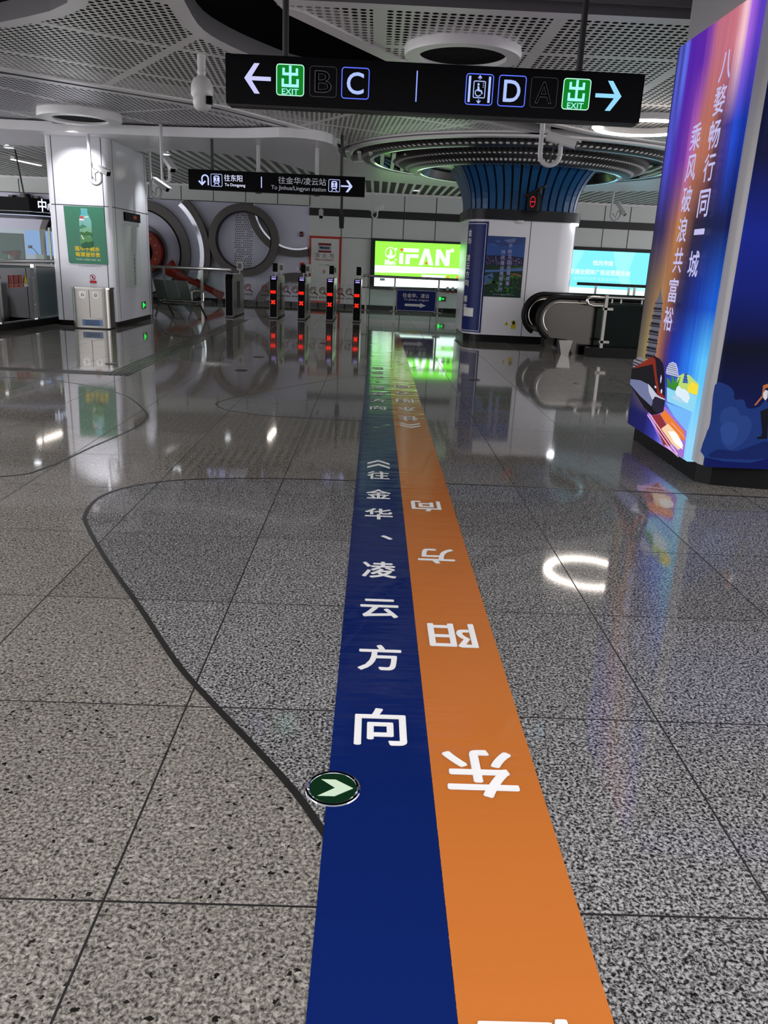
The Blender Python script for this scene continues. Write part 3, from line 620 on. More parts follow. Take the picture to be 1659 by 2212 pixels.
s.box(PLX1 - .004, PLX1 + .002, 15.50, 15.515, .1, 3.26); s.box(PLX1 - .004, PLX1 + .002, 17.55, 17.565, .1, 3.26); s.build('panel_joint', 'seam_dark', pl)
PY = PLY0 - 0.012
wp = thing('bottle_poster', (-5.3, PY, 1.1), 'green poster of a bottle filled with hills on the left pillar', 'poster')
P8 = '@120,430,0.1311'
MB().on_y([(-5.654,2.106),(-4.935,2.109),(-4.914,1.147),(-4.933,1.122),(-5.596,1.12),(-5.629,1.148)], PY, .010).build('sheet', pm('poster_green', s2l(38, 112, 84), .35), wp)
b = MB(); yq = PY - .001
def lay(b, m, pts, y): b.use(m); b.on_y(pts, y); return b
lay(b, ink(120, 178, 168), [(-5.348,2.074),(-5.232,2.071),(-5.232,1.997),(-5.198,1.929),(-5.172,1.868),(-5.171,1.62),(-5.161,1.432),(-5.201,1.409),(-5.367,1.394),(-5.391,1.432),(-5.394,1.652),(-5.391,1.869),(-5.371,1.942),(-5.346,1.992)], yq)
lay(b, ink(86, 170, 178), [(-5.336,2.06),(-5.239,2.06),(-5.241,2.001),(-5.226,1.967),(-5.365,1.954),(-5.341,1.996)], yq - .001)
lay(b, ink(206, 62, 70), [(-5.376,1.921),(-5.349,1.945),(-5.314,1.938),(-5.31,1.907),(-5.342,1.89),(-5.378,1.898)], yq - .001)
lay(b, ink(232, 232, 238), [(-5.383,1.89),(-5.351,1.903),(-5.298,1.883),(-5.293,1.871),(-5.386,1.869)], yq - .002)
lay(b, ink(232, 232, 238), [(-5.295,1.929),(-5.246,1.945),(-5.208,1.926),(-5.285,1.921)], yq - .002)
lay(b, ink(70, 130, 98), [(-5.392,1.764),(-5.337,1.801),(-5.33,1.836),(-5.324,1.8),(-5.252,1.766),(-5.309,1.738),(-5.391,1.714)], yq - .002)
lay(b, ink(122, 172, 140), [(-5.391,1.714),(-5.297,1.749),(-5.176,1.754),(-5.167,1.661),(-5.386,1.652)], yq - .003)
lay(b, ink(60, 110, 60), [(-5.39,1.664),(-5.356,1.68),(-5.313,1.66),(-5.257,1.691),(-5.214,1.672),(-5.171,1.669),(-5.17,1.578),(-5.218,1.617),(-5.307,1.603),(-5.391,1.62)], yq - .004)
lay(b, ink(86, 140, 84), [(-5.39,1.62),(-5.284,1.608),(-5.172,1.578),(-5.16,1.432),(-5.199,1.409),(-5.365,1.394),(-5.388,1.432)], yq - .005)
lay(b, ink(40, 92, 62), [(-5.386,1.464),(-5.325,1.488),(-5.29,1.51),(-5.247,1.499),(-5.16,1.526),(-5.16,1.432),(-5.199,1.409),(-5.364,1.394)], yq - .006)
lay(b, ink(225, 232, 220), [(-5.378,1.623),(-5.353,1.614),(-5.338,1.581),(-5.314,1.551),(-5.345,1.545),(-5.355,1.58)], yq - .007)
b.build('bottle_picture', None, wp)
b = MB().text('瓶中不剩水', (-5.275, yq, 1.385), X, Z, 0.445, 0.080, 0.03).text('每滴皆珍贵', (-5.272, yq, 1.285), X, Z, 0.445, 0.080, 0.03); b.build('lettering', ink(216, 190, 40), wp)
b = MB().use(ink(190, 220, 190)).text('节约用水 从我做起 珍惜每一滴水', (-5.265, yq, 1.197), X, Z, 0.45, 0.032, 0.01); b.build('small_print', None, wp); MB().text('浙江金义轨道交通有限公司 宣', (-5.255, yq, 1.085), X, Z, 0.40, 0.022, 0.0).build('small_print', ink(70, 64, 90), wp)
t = thing('prohibition_sticker', (-5.22, PY, .8), 'round red prohibition sticker above the litter bin', 'sticker')
b = MB().use(ink(150, 20, 40)).disc((-5.215, PY - .001, .892), .050, X, Z).use(ink(220, 215, 225)).disc((-5.215, PY - .002, .892), .040, X, Z).use(ink(150, 20, 40)); b.on_y([(-5.25, .92), (-5.24, .93), (-5.18, .865), (-5.19, .855)], PY - .003); b.use(ink(40, 20, 30)); b.on_y([(-5.225, .915), (-5.20, .915), (-5.195, .87), (-5.225, .87)], PY - .0025); b.build('symbol', None, t)
MB().box(-5.27, -5.15, PY - .001, PLY0, .785, .830).build('caption_plate', ink(170, 30, 45), t)
# things on the right-hand face of the pillar
XF = PLX1 + 0.004
ld = thing('pillar_display', (XF, 16.2, 2.0), 'small black display with orange glyphs on the pillar side', 'display'); MB().box(PLX1 - .004, XF + .03, 16.0, 17.0, 1.92, 2.08).build('case', 'black_gloss', ld); MB().on_x([(16.5, 1.985), (16.72, 1.97), (16.75, 2.03), (16.55, 2.045)], XF + .032).build('glyph', em(130, 50, 30, .6), ld)
b = MB().use(ink(196, 202, 198, .2)).box(PLX1 - .004, XF, 15.9, 17.0, .68, 1.88); b2 = tag(b.build('pillar_notice'), 'pale glossy notice panel with vertical handwriting on the pillar side', 'notice')
b = MB()
for i, ch in enumerate('乘风破浪共富裕'): b.use(ink(60, 66, 66)).text(ch, (XF + .002, 16.55, 1.22 - .075 * i), Y_, Z, .14, .06, 0.0)
b.use(ink(120, 40, 40)).text('印', (XF + .002, 16.55, 1.30), Y_, Z, .10, .05)
for i, ch in enumerate('金义东线城市轨道'): b.use(ink(120, 130, 126)).text(ch, (XF + .002, 16.45, 1.80 - .06 * i), Y_, Z, .09, .04)
b.build('lettering', None, b2)
def exit_light(o, u, label):
    t = thing('exit_light', o, label, 'exit light', 'low green exit lights'); o = Vector(o); u = Vector(u)
    n = u.cross(Vector(Z)) 
    b = MB().prism([o - u * .13 - Vector((0, 0, .07)), o + u * .13 - Vector((0, 0, .07)), o + u * .13 + Vector((0, 0, .07)), o - u * .13 + Vector((0, 0, .07))], n * .015); b.build('case', 'steel_dark', t)
    q = o + n * .017; b = MB()
    b.poly([q + u * a + Vector((0, 0, c_)) for a, c_ in ((-.10, -.05), (-.02, -.055), (-.015, .045), (-.05, .06), (-.10, .04))])
    b.poly([q + u * a + Vector((0, 0, c_)) for a, c_ in ((-.01, -.01), (.04, -.01), (.04, -.035), (.085, 0), (.04, .035), (.04, .012), (-.01, .012))]); b.build('running_figure', em(40, 255, 90, 1.6), t)
exit_light((PLX1, 17.05, .32), (0, 1, 0), 'small green exit light low on the left pillar side')
# litter bin
lb = thing('litter_bin', (-5.15, 15.0, 0), 'stainless double litter bin with recycling marks before the left pillar', 'litter bin')
bx0, bx1, by0, by1 = -5.47, -4.80, 14.82, 15.22
b = MB(); b.flat(rrect(bx0, bx1, by0, by1, .09, 6), 0.02, 0.70); b.build('body', 'steel_brushed', lb, True)
MB().flat(rrect(bx0 - .015, bx1 + .015, by0 - .015, by1 + .01, .10, 6), 0.70, 0.73).build('lid', 'steel', lb)
for k, x in enumerate((-5.255, -5.02)):
    d = MB().box(x - .112, x + .112, by0 - .006, by0 + .01, .20, .68).build('door', 'steel_brushed', lb)
    b = MB().use('steel').disc((x, by0 - .008, .585), .058, X, Z); b.on_y([(x - .06, .58), (x + .06, .58), (x + .06, .66), (x - .06, .66)], by0 - .0075)
    b.use('black_matt')
    for j in range(3):
        a = R(90 + 120 * j); a2 = R(90 + 120 * (j + 1)); p = Vector((x + .034 * math.cos(a), 0, .595 + .034 * math.sin(a))); q = Vector((x + .034 * math.cos(a2), 0, .595 + .034 * math.sin(a2))); d_ = (q - p); nrm = Vector((-d_.z, 0, d_.x)).normalized() * .005
        p += d_ * .12; q -= d_ * .12; b.poly([(v.x, by0 - .0095, v.z) for v in (p + nrm, p - nrm, q - nrm, q + nrm)])
    b.build('recycling_mark', None, d)
MB().box(-5.139, -5.135, by0 - .007, by0, .20, .68).build('door_gap', 'black_matt', lb)
b = MB().use(ink(120, 150, 190)).box(-5.29, -4.93, by0 - .008, by0, .055, .165); b.use(ink(30, 40, 70))
for r_ in range(3): b.text('可回收物其他垃圾' if r_ else '可回收 其他垃圾', (-5.11, by0 - .0095, .142 - .032 * r_), X, Z, .26, .024, .01)
b.build('notice_plate', None, lb)
MB().box(bx0 + .04, bx1 - .04, by0 + .03, by1 - .02, 0, .02).build('base', 'black_matt', lb)

# ================================================================== LEFT RAILING AND BOOTH
ra = thing('glass_railing', (-6.3, 15.5, 0), 'glass railing with steel posts left of the white pillar', 'railing')
Q = [(-6.02, 16.5), (-6.12, 15.5), (-6.3, 13.6), (-6.4, 12.6)]
MB().ribbon([(-5.98, 16.9)] + Q, .12, 0, .12).build('kerb', 'plinth_black', ra)
posts = [(-6.045, 16.20), (-6.17, 15.0), (-6.29, 13.8), (-6.39, 12.7)]
for x, y in posts:
    p = MB().box(x - .03, x + .03, y - .05, y + .05, .1, 1.08).build('post', 'steel', ra)
    for z in (.38, .85): MB().tube([(x - .02, y - .09, z), (x - .02, y + .09, z)], .022, 8).build('clamp', 'chrome', p)
for (x0, y0), (x1, y1) in zip([(-6.0, 16.8)] + posts[:-1], posts): MB().ribbon([(x0, y0), (x1, y1)], .012, .14, 1.02).build('glass_pane', 'glass_dark', ra)
MB().tube([(-5.98, 16.9, 1.13), (-6.12, 15.5, 1.13), (-6.4, 12.6, 1.13)], .035, 12).build('handrail', 'steel', ra, True)
st = thing('warning_sticker', (-6.2, 14.6, .9), 'orange and yellow warning sticker on the left railing glass', 'sticker')
M0 = Vector((-6.205, 14.62, .72)); du = Vector((-.105, -1, 0)).normalized()
b = MB()
for k in range(3): b.use(ink(150, 60, 50)).poly([M0 + du * (.05 + .16 * k) + Vector((.012, 0, z)) + du * e for e, z in ((0, .03), (.12, .03), (.12, .18), (0, .18))]); b.use(ink(190, 80, 40)).poly([M0 + du * (.05 + .16 * k) + Vector((.012, 0, z)) + du * e for e, z in ((0, -.02), (.12, -.02), (.12, .02), (0, .02))])
b.use(ink(200, 180, 40)).poly([M0 - du * .05 + Vector((.012, 0, z)) + du * e for e, z in ((-.06, .04), (.06, .04), (0, .20))]); b.use(ink(210, 210, 210)).poly([M0 - du * .05 + Vector((.012, 0, z)) + du * e for e, z in ((-.06, -.02), (.06, -.02), (.06, .03), (-.06, .03))]); b.build('print', None, st)
# service booth
bo = thing('service_booth', (-8, 18.6, 0), 'glass service booth under the black lit canopy ring', 'booth')
MB().box(-10.5, -6.55, 18.0, 19.6, 0, .98).build('counter', 'booth_grey', bo); MB().box(-10.6, -6.5, 17.95, 19.65, .98, 1.03).build('counter_top', 'steel_dark', bo)
MB().box(-10.4, -7.02, 18.05, 18.062, 1.03, 1.74).build('front_glass', 'glass_clear', bo); MB().box(-7.04, -7.0, 18.04, 18.08, 1.03, 1.78).build('glass_post', 'glow_strip_green', bo)
MB().box(-10.4, -8.15, 19.4, 19.45, 1.03, 1.65).build('cabinet', pm('cabinet_green', (0.05, 0.12, 0.10), .5), bo)
for x in (-7.78, -7.32): MB().box(x - .16, x + .16, 19.0, 19.04, 1.2, 1.72).build('reflecting_pane', em(150, 185, 250, .75), bo)  # blue window panes; their reflected light is put in as glow
cn = thing('booth_canopy', (-8, 18.3, 2.0), 'black hanging canopy sign with white lettering over the booth', 'sign')
CP = [(-11, 17.45), (-7.15, 17.45), (-6.45, 18.15), (-6.45, 19.6), (-7.1, 20.2), (-11, 20.2)]
MB().flat(CP, 2.0, 2.33).build('body', 'black_gloss', cn)
MB().ribbon(CP[:4], .02, 2.055, 2.068, 1).build('light_strip', em(235, 240, 255, 1.5), cn); MB().ribbon(CP[:4], .03, 1.985, 2.0, 1).build('lower_strip', em(200, 210, 240, .9), cn)
o_ = Vector((-7.06, 17.54, 2.20)); du = Vector((1, 1, 0)).normalized(); b = MB()
for i, ch in enumerate('中心'): b.text(ch, o_ + du * (.14 + .19 * i) + Vector((.004, -.004, 0)), du, Z, .17, .24, .015)
b.build('lettering', em(220, 228, 255, 1.6), cn)
for x, y in ((-7.45, 18.0), (-7.1, 19.0), (-8.6, 18.0)): MB().tube([(x, y, 2.32), (x - .12, y, 3.27)], .018, 8).build('rod', 'black_matt', cn)
t = thing('desk_microphone', (-7.5, 18.3, 1.03), 'white desk microphone with black gooseneck on the booth counter', 'microphone'); MB().box(-7.43, -7.25, 18.25, 18.4, 1.03, 1.22).build('base', 'white_paint', t); MB().tube([(-7.38, 18.3, 1.2), (-7.45, 18.25, 1.32), (-7.5, 18.22, 1.36)], .008, 6).build('gooseneck', 'black_matt', t); MB().box(-7.55, -7.48, 18.19, 18.24, 1.34, 1.40).build('head', 'black_matt', t)
t = thing('loudhailer', (-7.95, 18.3, 1.03), 'dark red loudhailer lying on the booth counter', 'loudhailer'); MB().tube([(-8.1, 18.3, 1.23), (-7.95, 18.3, 1.22), (-7.82, 18.3, 1.18)], .05, 12, taper=[.03, .06, .12]).build('horn', 'red_lacquer', t, True); MB().tube([(-8.02, 18.3, 1.2), (-8.02, 18.3, 1.03)], .025, 8).build('handle', 'white_paint', t); MB().box(-8.16, -8.0, 18.27, 18.33, 1.21, 1.27).build('grip', 'black_matt', t)
tag(MB().flat(rrect(-6.98, -6.58, 18.1, 18.4, .04), 1.03, 1.24).build('ticket_printer', 'black_matt'), 'black ticket printer on the booth counter by the pillar', 'printer')

# railing from pillar to gates
r2 = thing('steel_railing', (-4.2, 18.5, 0), 'steel and glass railing between the left pillar and the gates', 'railing')
MB().tube([(-5.3, 18.9, 1.06), (-3.30, 18.9, 1.06)], .035, 12).build('handrail', 'steel', r2, True)
MB().box(-3.99, -3.93, 18.87, 18.93, 0, 1.05).build('post', 'steel', r2); MB().box(-5.15, -5.1, 18.87, 18.93, 0, 1.05).build('post', 'steel', r2); MB().box(-4.85, -4.80, 18.87, 18.93, .35, 1.05).build('post', 'steel', r2)
MB().box(-5.1, -3.99, 18.895, 18.905, .1, .98).build('glass_pane', 'glass_clear', r2); MB().box(-3.93, -3.5, 18.895, 18.905, .1, .98).build('glass_pane', 'glass_clear', r2)
# bench
be = thing('waiting_bench', (-4.45, 18.0, 0), 'three-seat perforated steel bench behind the left pillar', 'bench')
ux = Vector((.86, -.35, 0)).normalized(); fr = Vector((.42, .9, 0)).normalized(); o_ = Vector((-4.75, 18.05, 0))
for k in range(3):
    a = o_ + ux * (.30 * k); bq = a + ux * .28
    MB().prism([a + Vector((0, 0, .40)), bq + Vector((0, 0, .40)), bq + fr * .40 + Vector((0, 0, .38)), a + fr * .40 + Vector((0, 0, .38))], (0, 0, -.02)).build('seat', 'seat_steel', be)
    MB().prism([a + Vector((0, 0, .42)), bq + Vector((0, 0, .42)), bq - fr * .14 + Vector((0, 0, .82)), a - fr * .14 + Vector((0, 0, .82))], fr * -.02).build('backrest', 'seat_steel', be)
for k in (0, 3):
    a = o_ + ux * (.29 * k); MB().tube([a + Vector((0, 0, .42)), a + Vector((0, 0, .60)), a + fr * .2 + Vector((0, 0, .62)), a + fr * .40 + Vector((0, 0, .58)), a + fr * .40 + Vector((0, 0, .40))], .018, 8).build('armrest', 'steel', be, True)
    MB().tube([a - fr * .12 + Vector((0, 0, .02)), a + fr * .05 + Vector((0, 0, .34)), a + fr * .25 + Vector((0, 0, .36)), a + fr * .50 + Vector((0, 0, .02))], .022, 8).build('leg', 'steel_dark', be, True)
MB().tube([o_ + fr * .15 + Vector((0, 0, .35)) - ux * .05, o_ + fr * .15 + ux * .95 + Vector((0, 0, .35))], .03, 8).build('beam', 'steel', be)

# ================================================================== RELIEF WALL
RING_L = 'taupe metal ring of the relief wall'
def wall_ring(name_label, cx, cz, r0, r1, y0=24.36, edge=None, **k):
    t = thing('relief_ring', (cx, YW, cz), name_label, 'wall relief', 'metal relief rings')
    MB().arc_band(cx, cz, r0, r1, y0, YW - .004, **k).build('band', 'ring_taupe', t)
    if edge: MB().arc_band(cx, cz, edge[0], edge[1], y0 - .02, YW - .004, **k).build('edge', edge[2], t)
    return t
CXS, CZS = -6.9, 1.36
wall_ring('small complete taupe ring left of the hydrant cabinet', -3.87, 1.80, .80, 1.01, 24.30, (.78, .80, 'black_gloss'))
wall_ring('partial ring curving behind the small complete ring', -2.37, 2.82, 1.22, 1.42, 24.42, (1.17, 1.22, 'chrome'), a0=178, a1=287, zmax=2.82, xmax=-2.0)
wall_ring('low arched ring rising from the floor beside the gates', -2.35, -.35, 1.05, 1.32, 24.42, a0=75, a1=180, zmin=.1)
wall_ring('widest arc of the rings round the red horn, chrome edged', CXS, CZS, 1.88, 2.05, 24.34, (1.76, 1.88, 'chrome'), a0=-45, a1=48, zmin=.1, zmax=2.82)
wall_ring('middle arc of the rings round the red horn', CXS, CZS, 1.20, 1.45, 24.42, (1.16, 1.20, 'black_gloss'), zmin=.1, zmax=2.82)
wall_ring('innermost thin arc of the rings round the red horn', CXS, CZS, .72, .76, 24.42, zmin=.1)
wall_ring('small half ring hanging under the booth canopy', -10.15, 2.75, .30, .42, 24.4, (.28, .30, 'black_gloss'), a0=180, a1=360)
wall_ring('larger half ring beside the pillar under the booth canopy', -9.55, 2.8, .52, .68, 24.38, (.47, .52, 'black_gloss'), a0=180, a1=360)
wall_ring('tall arc left of the white pillar behind the booth', -8.2, 1.4, 1.45, 1.62, 24.4, (1.42, 1.45, 'black_gloss'), a0=120, a1=250, zmin=.1)
su = thing('suona_relief', (CXS, 24.3, CZS), 'big red horn relief with yellow studs on the relief wall', 'wall relief')
MB().use('red_lacquer').arc_band(CXS + .05, CZS + .0, .40, .64, 24.1, YW - .004, n=64).build('bell_rim', None, su)
MB().disc((CXS + .05, 24.45, CZS), .42, X, Z, 48).build('bell_mouth', 'void_black', su)
b = MB()
for k in range(16): a = R(22.5 * k); b.ball((CXS + .05 + .52 * math.cos(a), 24.10, CZS + .52 * math.sin(a)), .035, n=10, m=6)
b.build('studs', 'gold_dull', su, True)
P = [(-6.039,0.993),(-5.864,0.837),(-5.682,0.744),(-5.547,0.676),(-5.379,0.617),(-5.067,0.501),(-4.745,0.358),(-4.577,0.266),(-4.472,0.208)]
MB().tube([(x, 24.1, z) for x, z in P], .1, 14, taper=[.26, .17, .135, .085, .09, .085, .085, .12, .13]).build('pipe', 'red_lacquer', su, True)
b = MB(); rnd = random.Random(3)
for i in range(9):
    for j in range(27):
        x = -4.22 + .058 * i + .07 * (26 - j) / 26 * -1 + .02 * (j % 2); z = .98 + .063 * j
        if (x + 3.87) ** 2 + (z - 1.80) ** 2 < .76 ** 2 and rnd.random() > .08: b.disc((x + .1, YW - .004, z), .019, X, Z, 8)
tag(b.build('perforation_patch', 'ring_taupe'), 'patch of small dark dots inside the small complete ring', 'wall pattern', None, 'stuff')
t = thing('fire_alarm', (-2.2, YW, 2.1), 'small dark call point beside the upper relief ring', 'fire alarm'); MB().box(-2.27, -2.17, YW - .05, YW, 1.98, 2.12).build('case', 'black_matt', t); MB().box(-2.25, -2.19, YW - .055, YW - .05, 2.02, 2.07).build('button', 'red_paint', t)
t = thing('fire_alarm', (-2.2, YW, 1.1), 'small red call point low beside the hydrant cabinet', 'fire alarm'); MB().box(-2.25, -2.13, YW - .05, YW, 1.16, 1.26).build('case', 'red_paint', t); MB().box(-2.25, -2.13, YW - .05, YW, 1.03, 1.14).build('handset', 'black_matt', t); MB().box(-2.36, -2.28, YW - .06, YW, 1.03, 1.12).build('socket', 'white_paint', t)

# ================================================================== FAR WALL FITTINGS
fh = thing('hydrant_cabinet', (-1.53, YW, .1), 'white fire hydrant cabinet door with a red frame', 'fire cabinet')
MB().box(-1.98, -1.06, YW - .05, YW, .13, 2.02).build('frame', 'red_paint', fh)
dr = MB().box(-1.93, -1.11, YW - .062, YW - .04, .19, 1.96).build('door', 'wall_white', fh)
MB().box(-1.90, -1.88, YW - .09, YW - .06, 1.0, 1.1).build('handle', 'steel', dr); MB().box(-1.16, -1.14, YW - .09, YW - .06, 1.0, 1.1).build('handle', 'steel', dr)
yd = YW - .064
b = MB().use(ink(130, 20, 30)).box(-1.72, -1.34, yd, yd + .003, 1.77, 1.83).box(-1.72, -1.34, yd, yd + .003, 1.57, 1.62).use(ink(170, 176, 184)).box(-1.72, -1.34, yd, yd + .003, 1.62, 1.77).use(ink(30, 30, 70)).text('消防器材', (-1.53, yd - .002, 1.70), X, Z, .30, .07, .03); b.build('sticker', None, dr)
b = MB().use(ink(80, 40, 40)).text('消', (-1.75, yd, 1.49), X, Z, .13, .14).text('火', (-1.53, yd, 1.49), X, Z, .13, .14).text('栓', (-1.31, yd, 1.49), X, Z, .13, .14).use(ink(170, 60, 50)).text('FIRE HYDRANT', (-1.54, yd, 1.365), X, Z, .54, .055, .01).use(ink(120, 110, 110)).text('119 火警', (-1.54, yd, 1.22), X, Z, .30, .05); b.build('lettering', None, dr)
MB().box(-1.58, -1.50, yd - .002, yd, .98, 1.08).build('notice', ink(190, 140, 130), dr)
# green lightbox
ga = thing('advert_lightbox', (1.24, YW, .65), 'bright green lit advert box on the far wall', 'lightbox')
MB().box(-0.17, 2.66, YW - .12, YW, .60, 2.03).build('frame', 'black_matt', ga)
ya = YW - .125; GB = em(118, 235, 58, 2.2); WHT = em(240, 255, 250, 2.6)
b = MB()
lay(b, GB, [(-0.053,1.954),(2.514,1.963),(2.515,0.998),(-0.044,0.98)], ya)
lay(b, WHT, [(-0.037,1.28),(2.506,1.289),(2.505,1.134),(-0.041,1.08)], ya - .001)
lay(b, WHT, [(-0.044,0.971),(2.513,0.983),(2.512,0.723),(-0.044,0.688)], ya - .001)
lay(b, WHT, [(1.346,1.067),(2.068,1.07),(2.025,1.01),(1.369,1.0)], ya - .001)
lay(b, em(255, 150, 60, 1.1), [(2.091,1.075),(2.163,1.074),(2.168,1.005),(2.095,1.006)], ya - .002)
lay(b, em(255, 150, 60, 1.1), [(2.368,1.08),(2.502,1.08),(2.507,1.005),(2.374,1.003)], ya - .002)
b.build('lit_face', None, ga)
b = MB()
for pts in ([(0.781,1.787),(1.229,1.792),(1.227,1.695),(0.782,1.69)], [(0.672,1.639),(0.777,1.638),(0.784,1.351),(0.667,1.35)], [(0.88,1.625),(1.23,1.631),(1.224,1.537),(0.979,1.534),(0.97,1.346),(0.845,1.345),(0.859,1.597)], [(1.389,1.795),(1.526,1.796),(1.671,1.347),(1.548,1.346),(1.453,1.658),(1.368,1.342),(1.245,1.34)], [(1.738,1.792),(1.86,1.792),(2.038,1.522),(2.03,1.79),(2.149,1.792),(2.145,1.349),(2.021,1.348),(1.843,1.621),(1.845,1.351),(1.737,1.35)]):
    lay(b, WHT, pts, ya - .002)
lay(b, em(225, 130, 70, 1.0), [(0.684,1.783),(0.778,1.783),(0.774,1.71),(0.68,1.709)], ya - .003)
lay(b, em(225, 130, 70, 1.0), [(1.429,1.434),(1.499,1.434),(1.499,1.362),(1.427,1.362)], ya - .003)
(c0,) = [(0.402,1.64)]
b.use(WHT)
for i in range(32):
    a, a2 = R(i * 11.25), R((i + 1) * 11.25); b.on_y([(c0[0] + r_ * math.cos(q), c0[1] + r_ * math.sin(q)) for r_, q in ((.158, a), (.158, a2), (.145, a2), (.145, a))], ya - .003)
lay(b, WHT, [(0.399,1.756),(0.448,1.669),(0.438,1.597),(0.369,1.59)], ya - .003); lay(b, WHT, [(0.298,1.577),(0.524,1.579),(0.48,1.518),(0.405,1.491),(0.338,1.517)], ya - .003)
b.text('Ifan', (c0[0], ya - .003, c0[1] - .26), X, Z, .29, .13, .03)
for p, r_ in zip([(0.561,1.756),(0.56,1.462),(2.209,1.784)], (.03, .025, .05)): b.disc((p[0], ya - .003, p[1]), r_, X, Z, 16)
b.build('lettering', None, ga)
b = MB().use(em(195, 235, 215, 1.1)).text('工程 管道 阀门 卫浴', (.64, ya - .003, 1.225), X, Z, .92, .07, .01).text('PPR  PVC  PE-Xa', (1.75, ya - .003, 1.22), X, Z, .75, .05).use(em(90, 120, 115, .8))
b.on_y([(.12, .85), (.27, .85), (.27, .92), (.12, .92)], ya - .003); b.on_y([(.12, .78), (.22, .78), (.22, .795), (.12, .795)], ya - .003); b.build('small_print', None, ga)
# cyan lightbox
ca = thing('advert_lightbox', (6.9, YW, .65), 'pale cyan lit advert box behind the escalator', 'lightbox')
MB().box(5.3, 8.12, YW - .12, YW, .62, 2.06).build('frame', 'band_dark', ca)
b = MB().use(em(112, 208, 240, 1.5)); b.on_y([(5.42, .70), (8.03, .70), (8.03, 1.96), (5.42, 1.96)], ya)
lay(b, em(130, 224, 245, 1.6), [(5.42, .95), (5.7, 1.15), (5.9, 1.5), (6.1, 1.96), (5.42, 1.96)], ya - .001); lay(b, em(135, 230, 245, 1.6), [(6.95, 1.96), (7.05, 1.6), (7.3, 1.0), (7.6, .98), (7.45, 1.4), (7.6, 1.96)], ya - .001); lay(b, em(150, 228, 208, 1.6), [(7.35, .70), (8.03, .70), (8.03, 1.05), (7.6, .92)], ya - .0015); lay(b, em(205, 235, 228, 1.6), [(5.42, .70), (8.03, .70), (8.03, .88), (5.42, .92)], ya - .002)
b.build('lit_face', None, ca)
b = MB().use(em(190, 252, 255, 1.7)).text('恒风传媒', (6.68, ya - .003, 1.62), X, Z, .60, .14, .03).text('交通全媒体广告运营服务商', (6.62, ya - .003, 1.36), X, Z, 1.8, .15, .03).use(em(160, 236, 250, 1.2)).text('城市同行共荣 共享城市新机遇', (6.6, ya - .003, 1.17), X, Z, 1.5, .10, .02); b.build('lettering', None, ca)
exit_light((1.99, YW - .02, .40), (1, 0, 0), 'small green exit light low on the far wall')

# ================================================================== TICKET GATES
GY = 19.1
def make_gate(lit, label):
    g = thing('ticket_gate', (0, 0, 0), label, 'ticket gate', 'ticket gates' )
    prof = [(0.0, .02), (0.0, .86), (.10, .965), (1.50, .965), (1.60, .86), (1.60, .02)]
    MB().prism([(-.085, y, z) for y, z in prof], (.17, 0, 0)).build('body', 'steel_brushed', g)
    f = MB().use('black_gloss').box(-.08, .08, -.008, 0, .04, .86).add([(-.08, -.006, .86), (.08, -.006, .86), (.08, .095, .968), (-.08, .095, .968)], [(0, 1, 2, 3)]).build('front_panel', None, g)
    MB().box(-.09, .09, -.01, 1.61, 0, .03).build('base', 'seam_dark', g)
    for s_ in (-1, 1): MB().box(min(s_ * .08, s_ * .089), max(s_ * .08, s_ * .089), .62, 1.02, .18, .80).build('flap_slot', 'black_matt', g)
    if lit:
        MB().box(-.065, .052, -.012, -.008, .58, .645).build('bar_light', em(255, 30, 14, 1.5), f)
        b = MB(); 
        for a in (45, -45):
            d_ = Vector((math.cos(R(a)), 0, math.sin(R(a)))); n_ = Vector((-d_.z, 0, d_.x)); c_ = Vector((-.005, -.011, .385)); b.poly([c_ + d_ * .058 + n_ * .017, c_ - d_ * .058 + n_ * .017, c_ - d_ * .058 - n_ * .017, c_ + d_ * .058 - n_ * .017])
        b.build('cross_light', em(255, 40, 20, 1.5), f)
        b = MB(); b.poly([(-.05, .02, .892), (.05, .02, .892), (.05, .045, .919), (-.05, .045, .919)]); b.poly([(-.055, .065, .94), (.055, .065, .94), (.055, .078, .954), (-.055, .078, .954)]); b.build('reader_icon', em(190, 170, 255, 1.0), f)
        MB().tube([(.03, .16, .96), (.03, .16, 1.06)], .012, 8).build('mast', 'white_paint', g); MB().box(-.035, .075, .14, .18, 1.06, 1.25).build('face_scanner', 'black_gloss', g)
    MB().tube([(.02, 1.42, .96), (.02, 1.42, 1.06)], .016, 8).build('mast', 'white_paint', g)
    p = MB().box(-.05, .09, 1.40, 1.45, 1.04, 1.25).build('rear_scanner', 'white_paint', g); MB().box(-.02, .06, 1.39, 1.40, 1.08, 1.20).build('rear_screen', 'steel_dark', p)
    return g
g0 = make_gate(False, 'leftmost ticket gate, unlit, with a white scanner on top'); g0.location = (-3.36, 18.95, 0)
g1 = make_gate(True, 'red-lit ticket gate second from left, nearest the unlit gate'); g1.location = (-2.36, GY, 0)
for x, lb_ in ((-1.71, 'red-lit ticket gate third from left, before the hydrant frame edge'), (-1.05, 'red-lit ticket gate before the right side of the hydrant cabinet'), (-.42, 'rightmost red-lit ticket gate beside the glass barrier')):
    c_ = copy_tree(g1); c_.location = (x, GY, 0); c_['label'] = lb_
RED = ink(150, 30, 28)
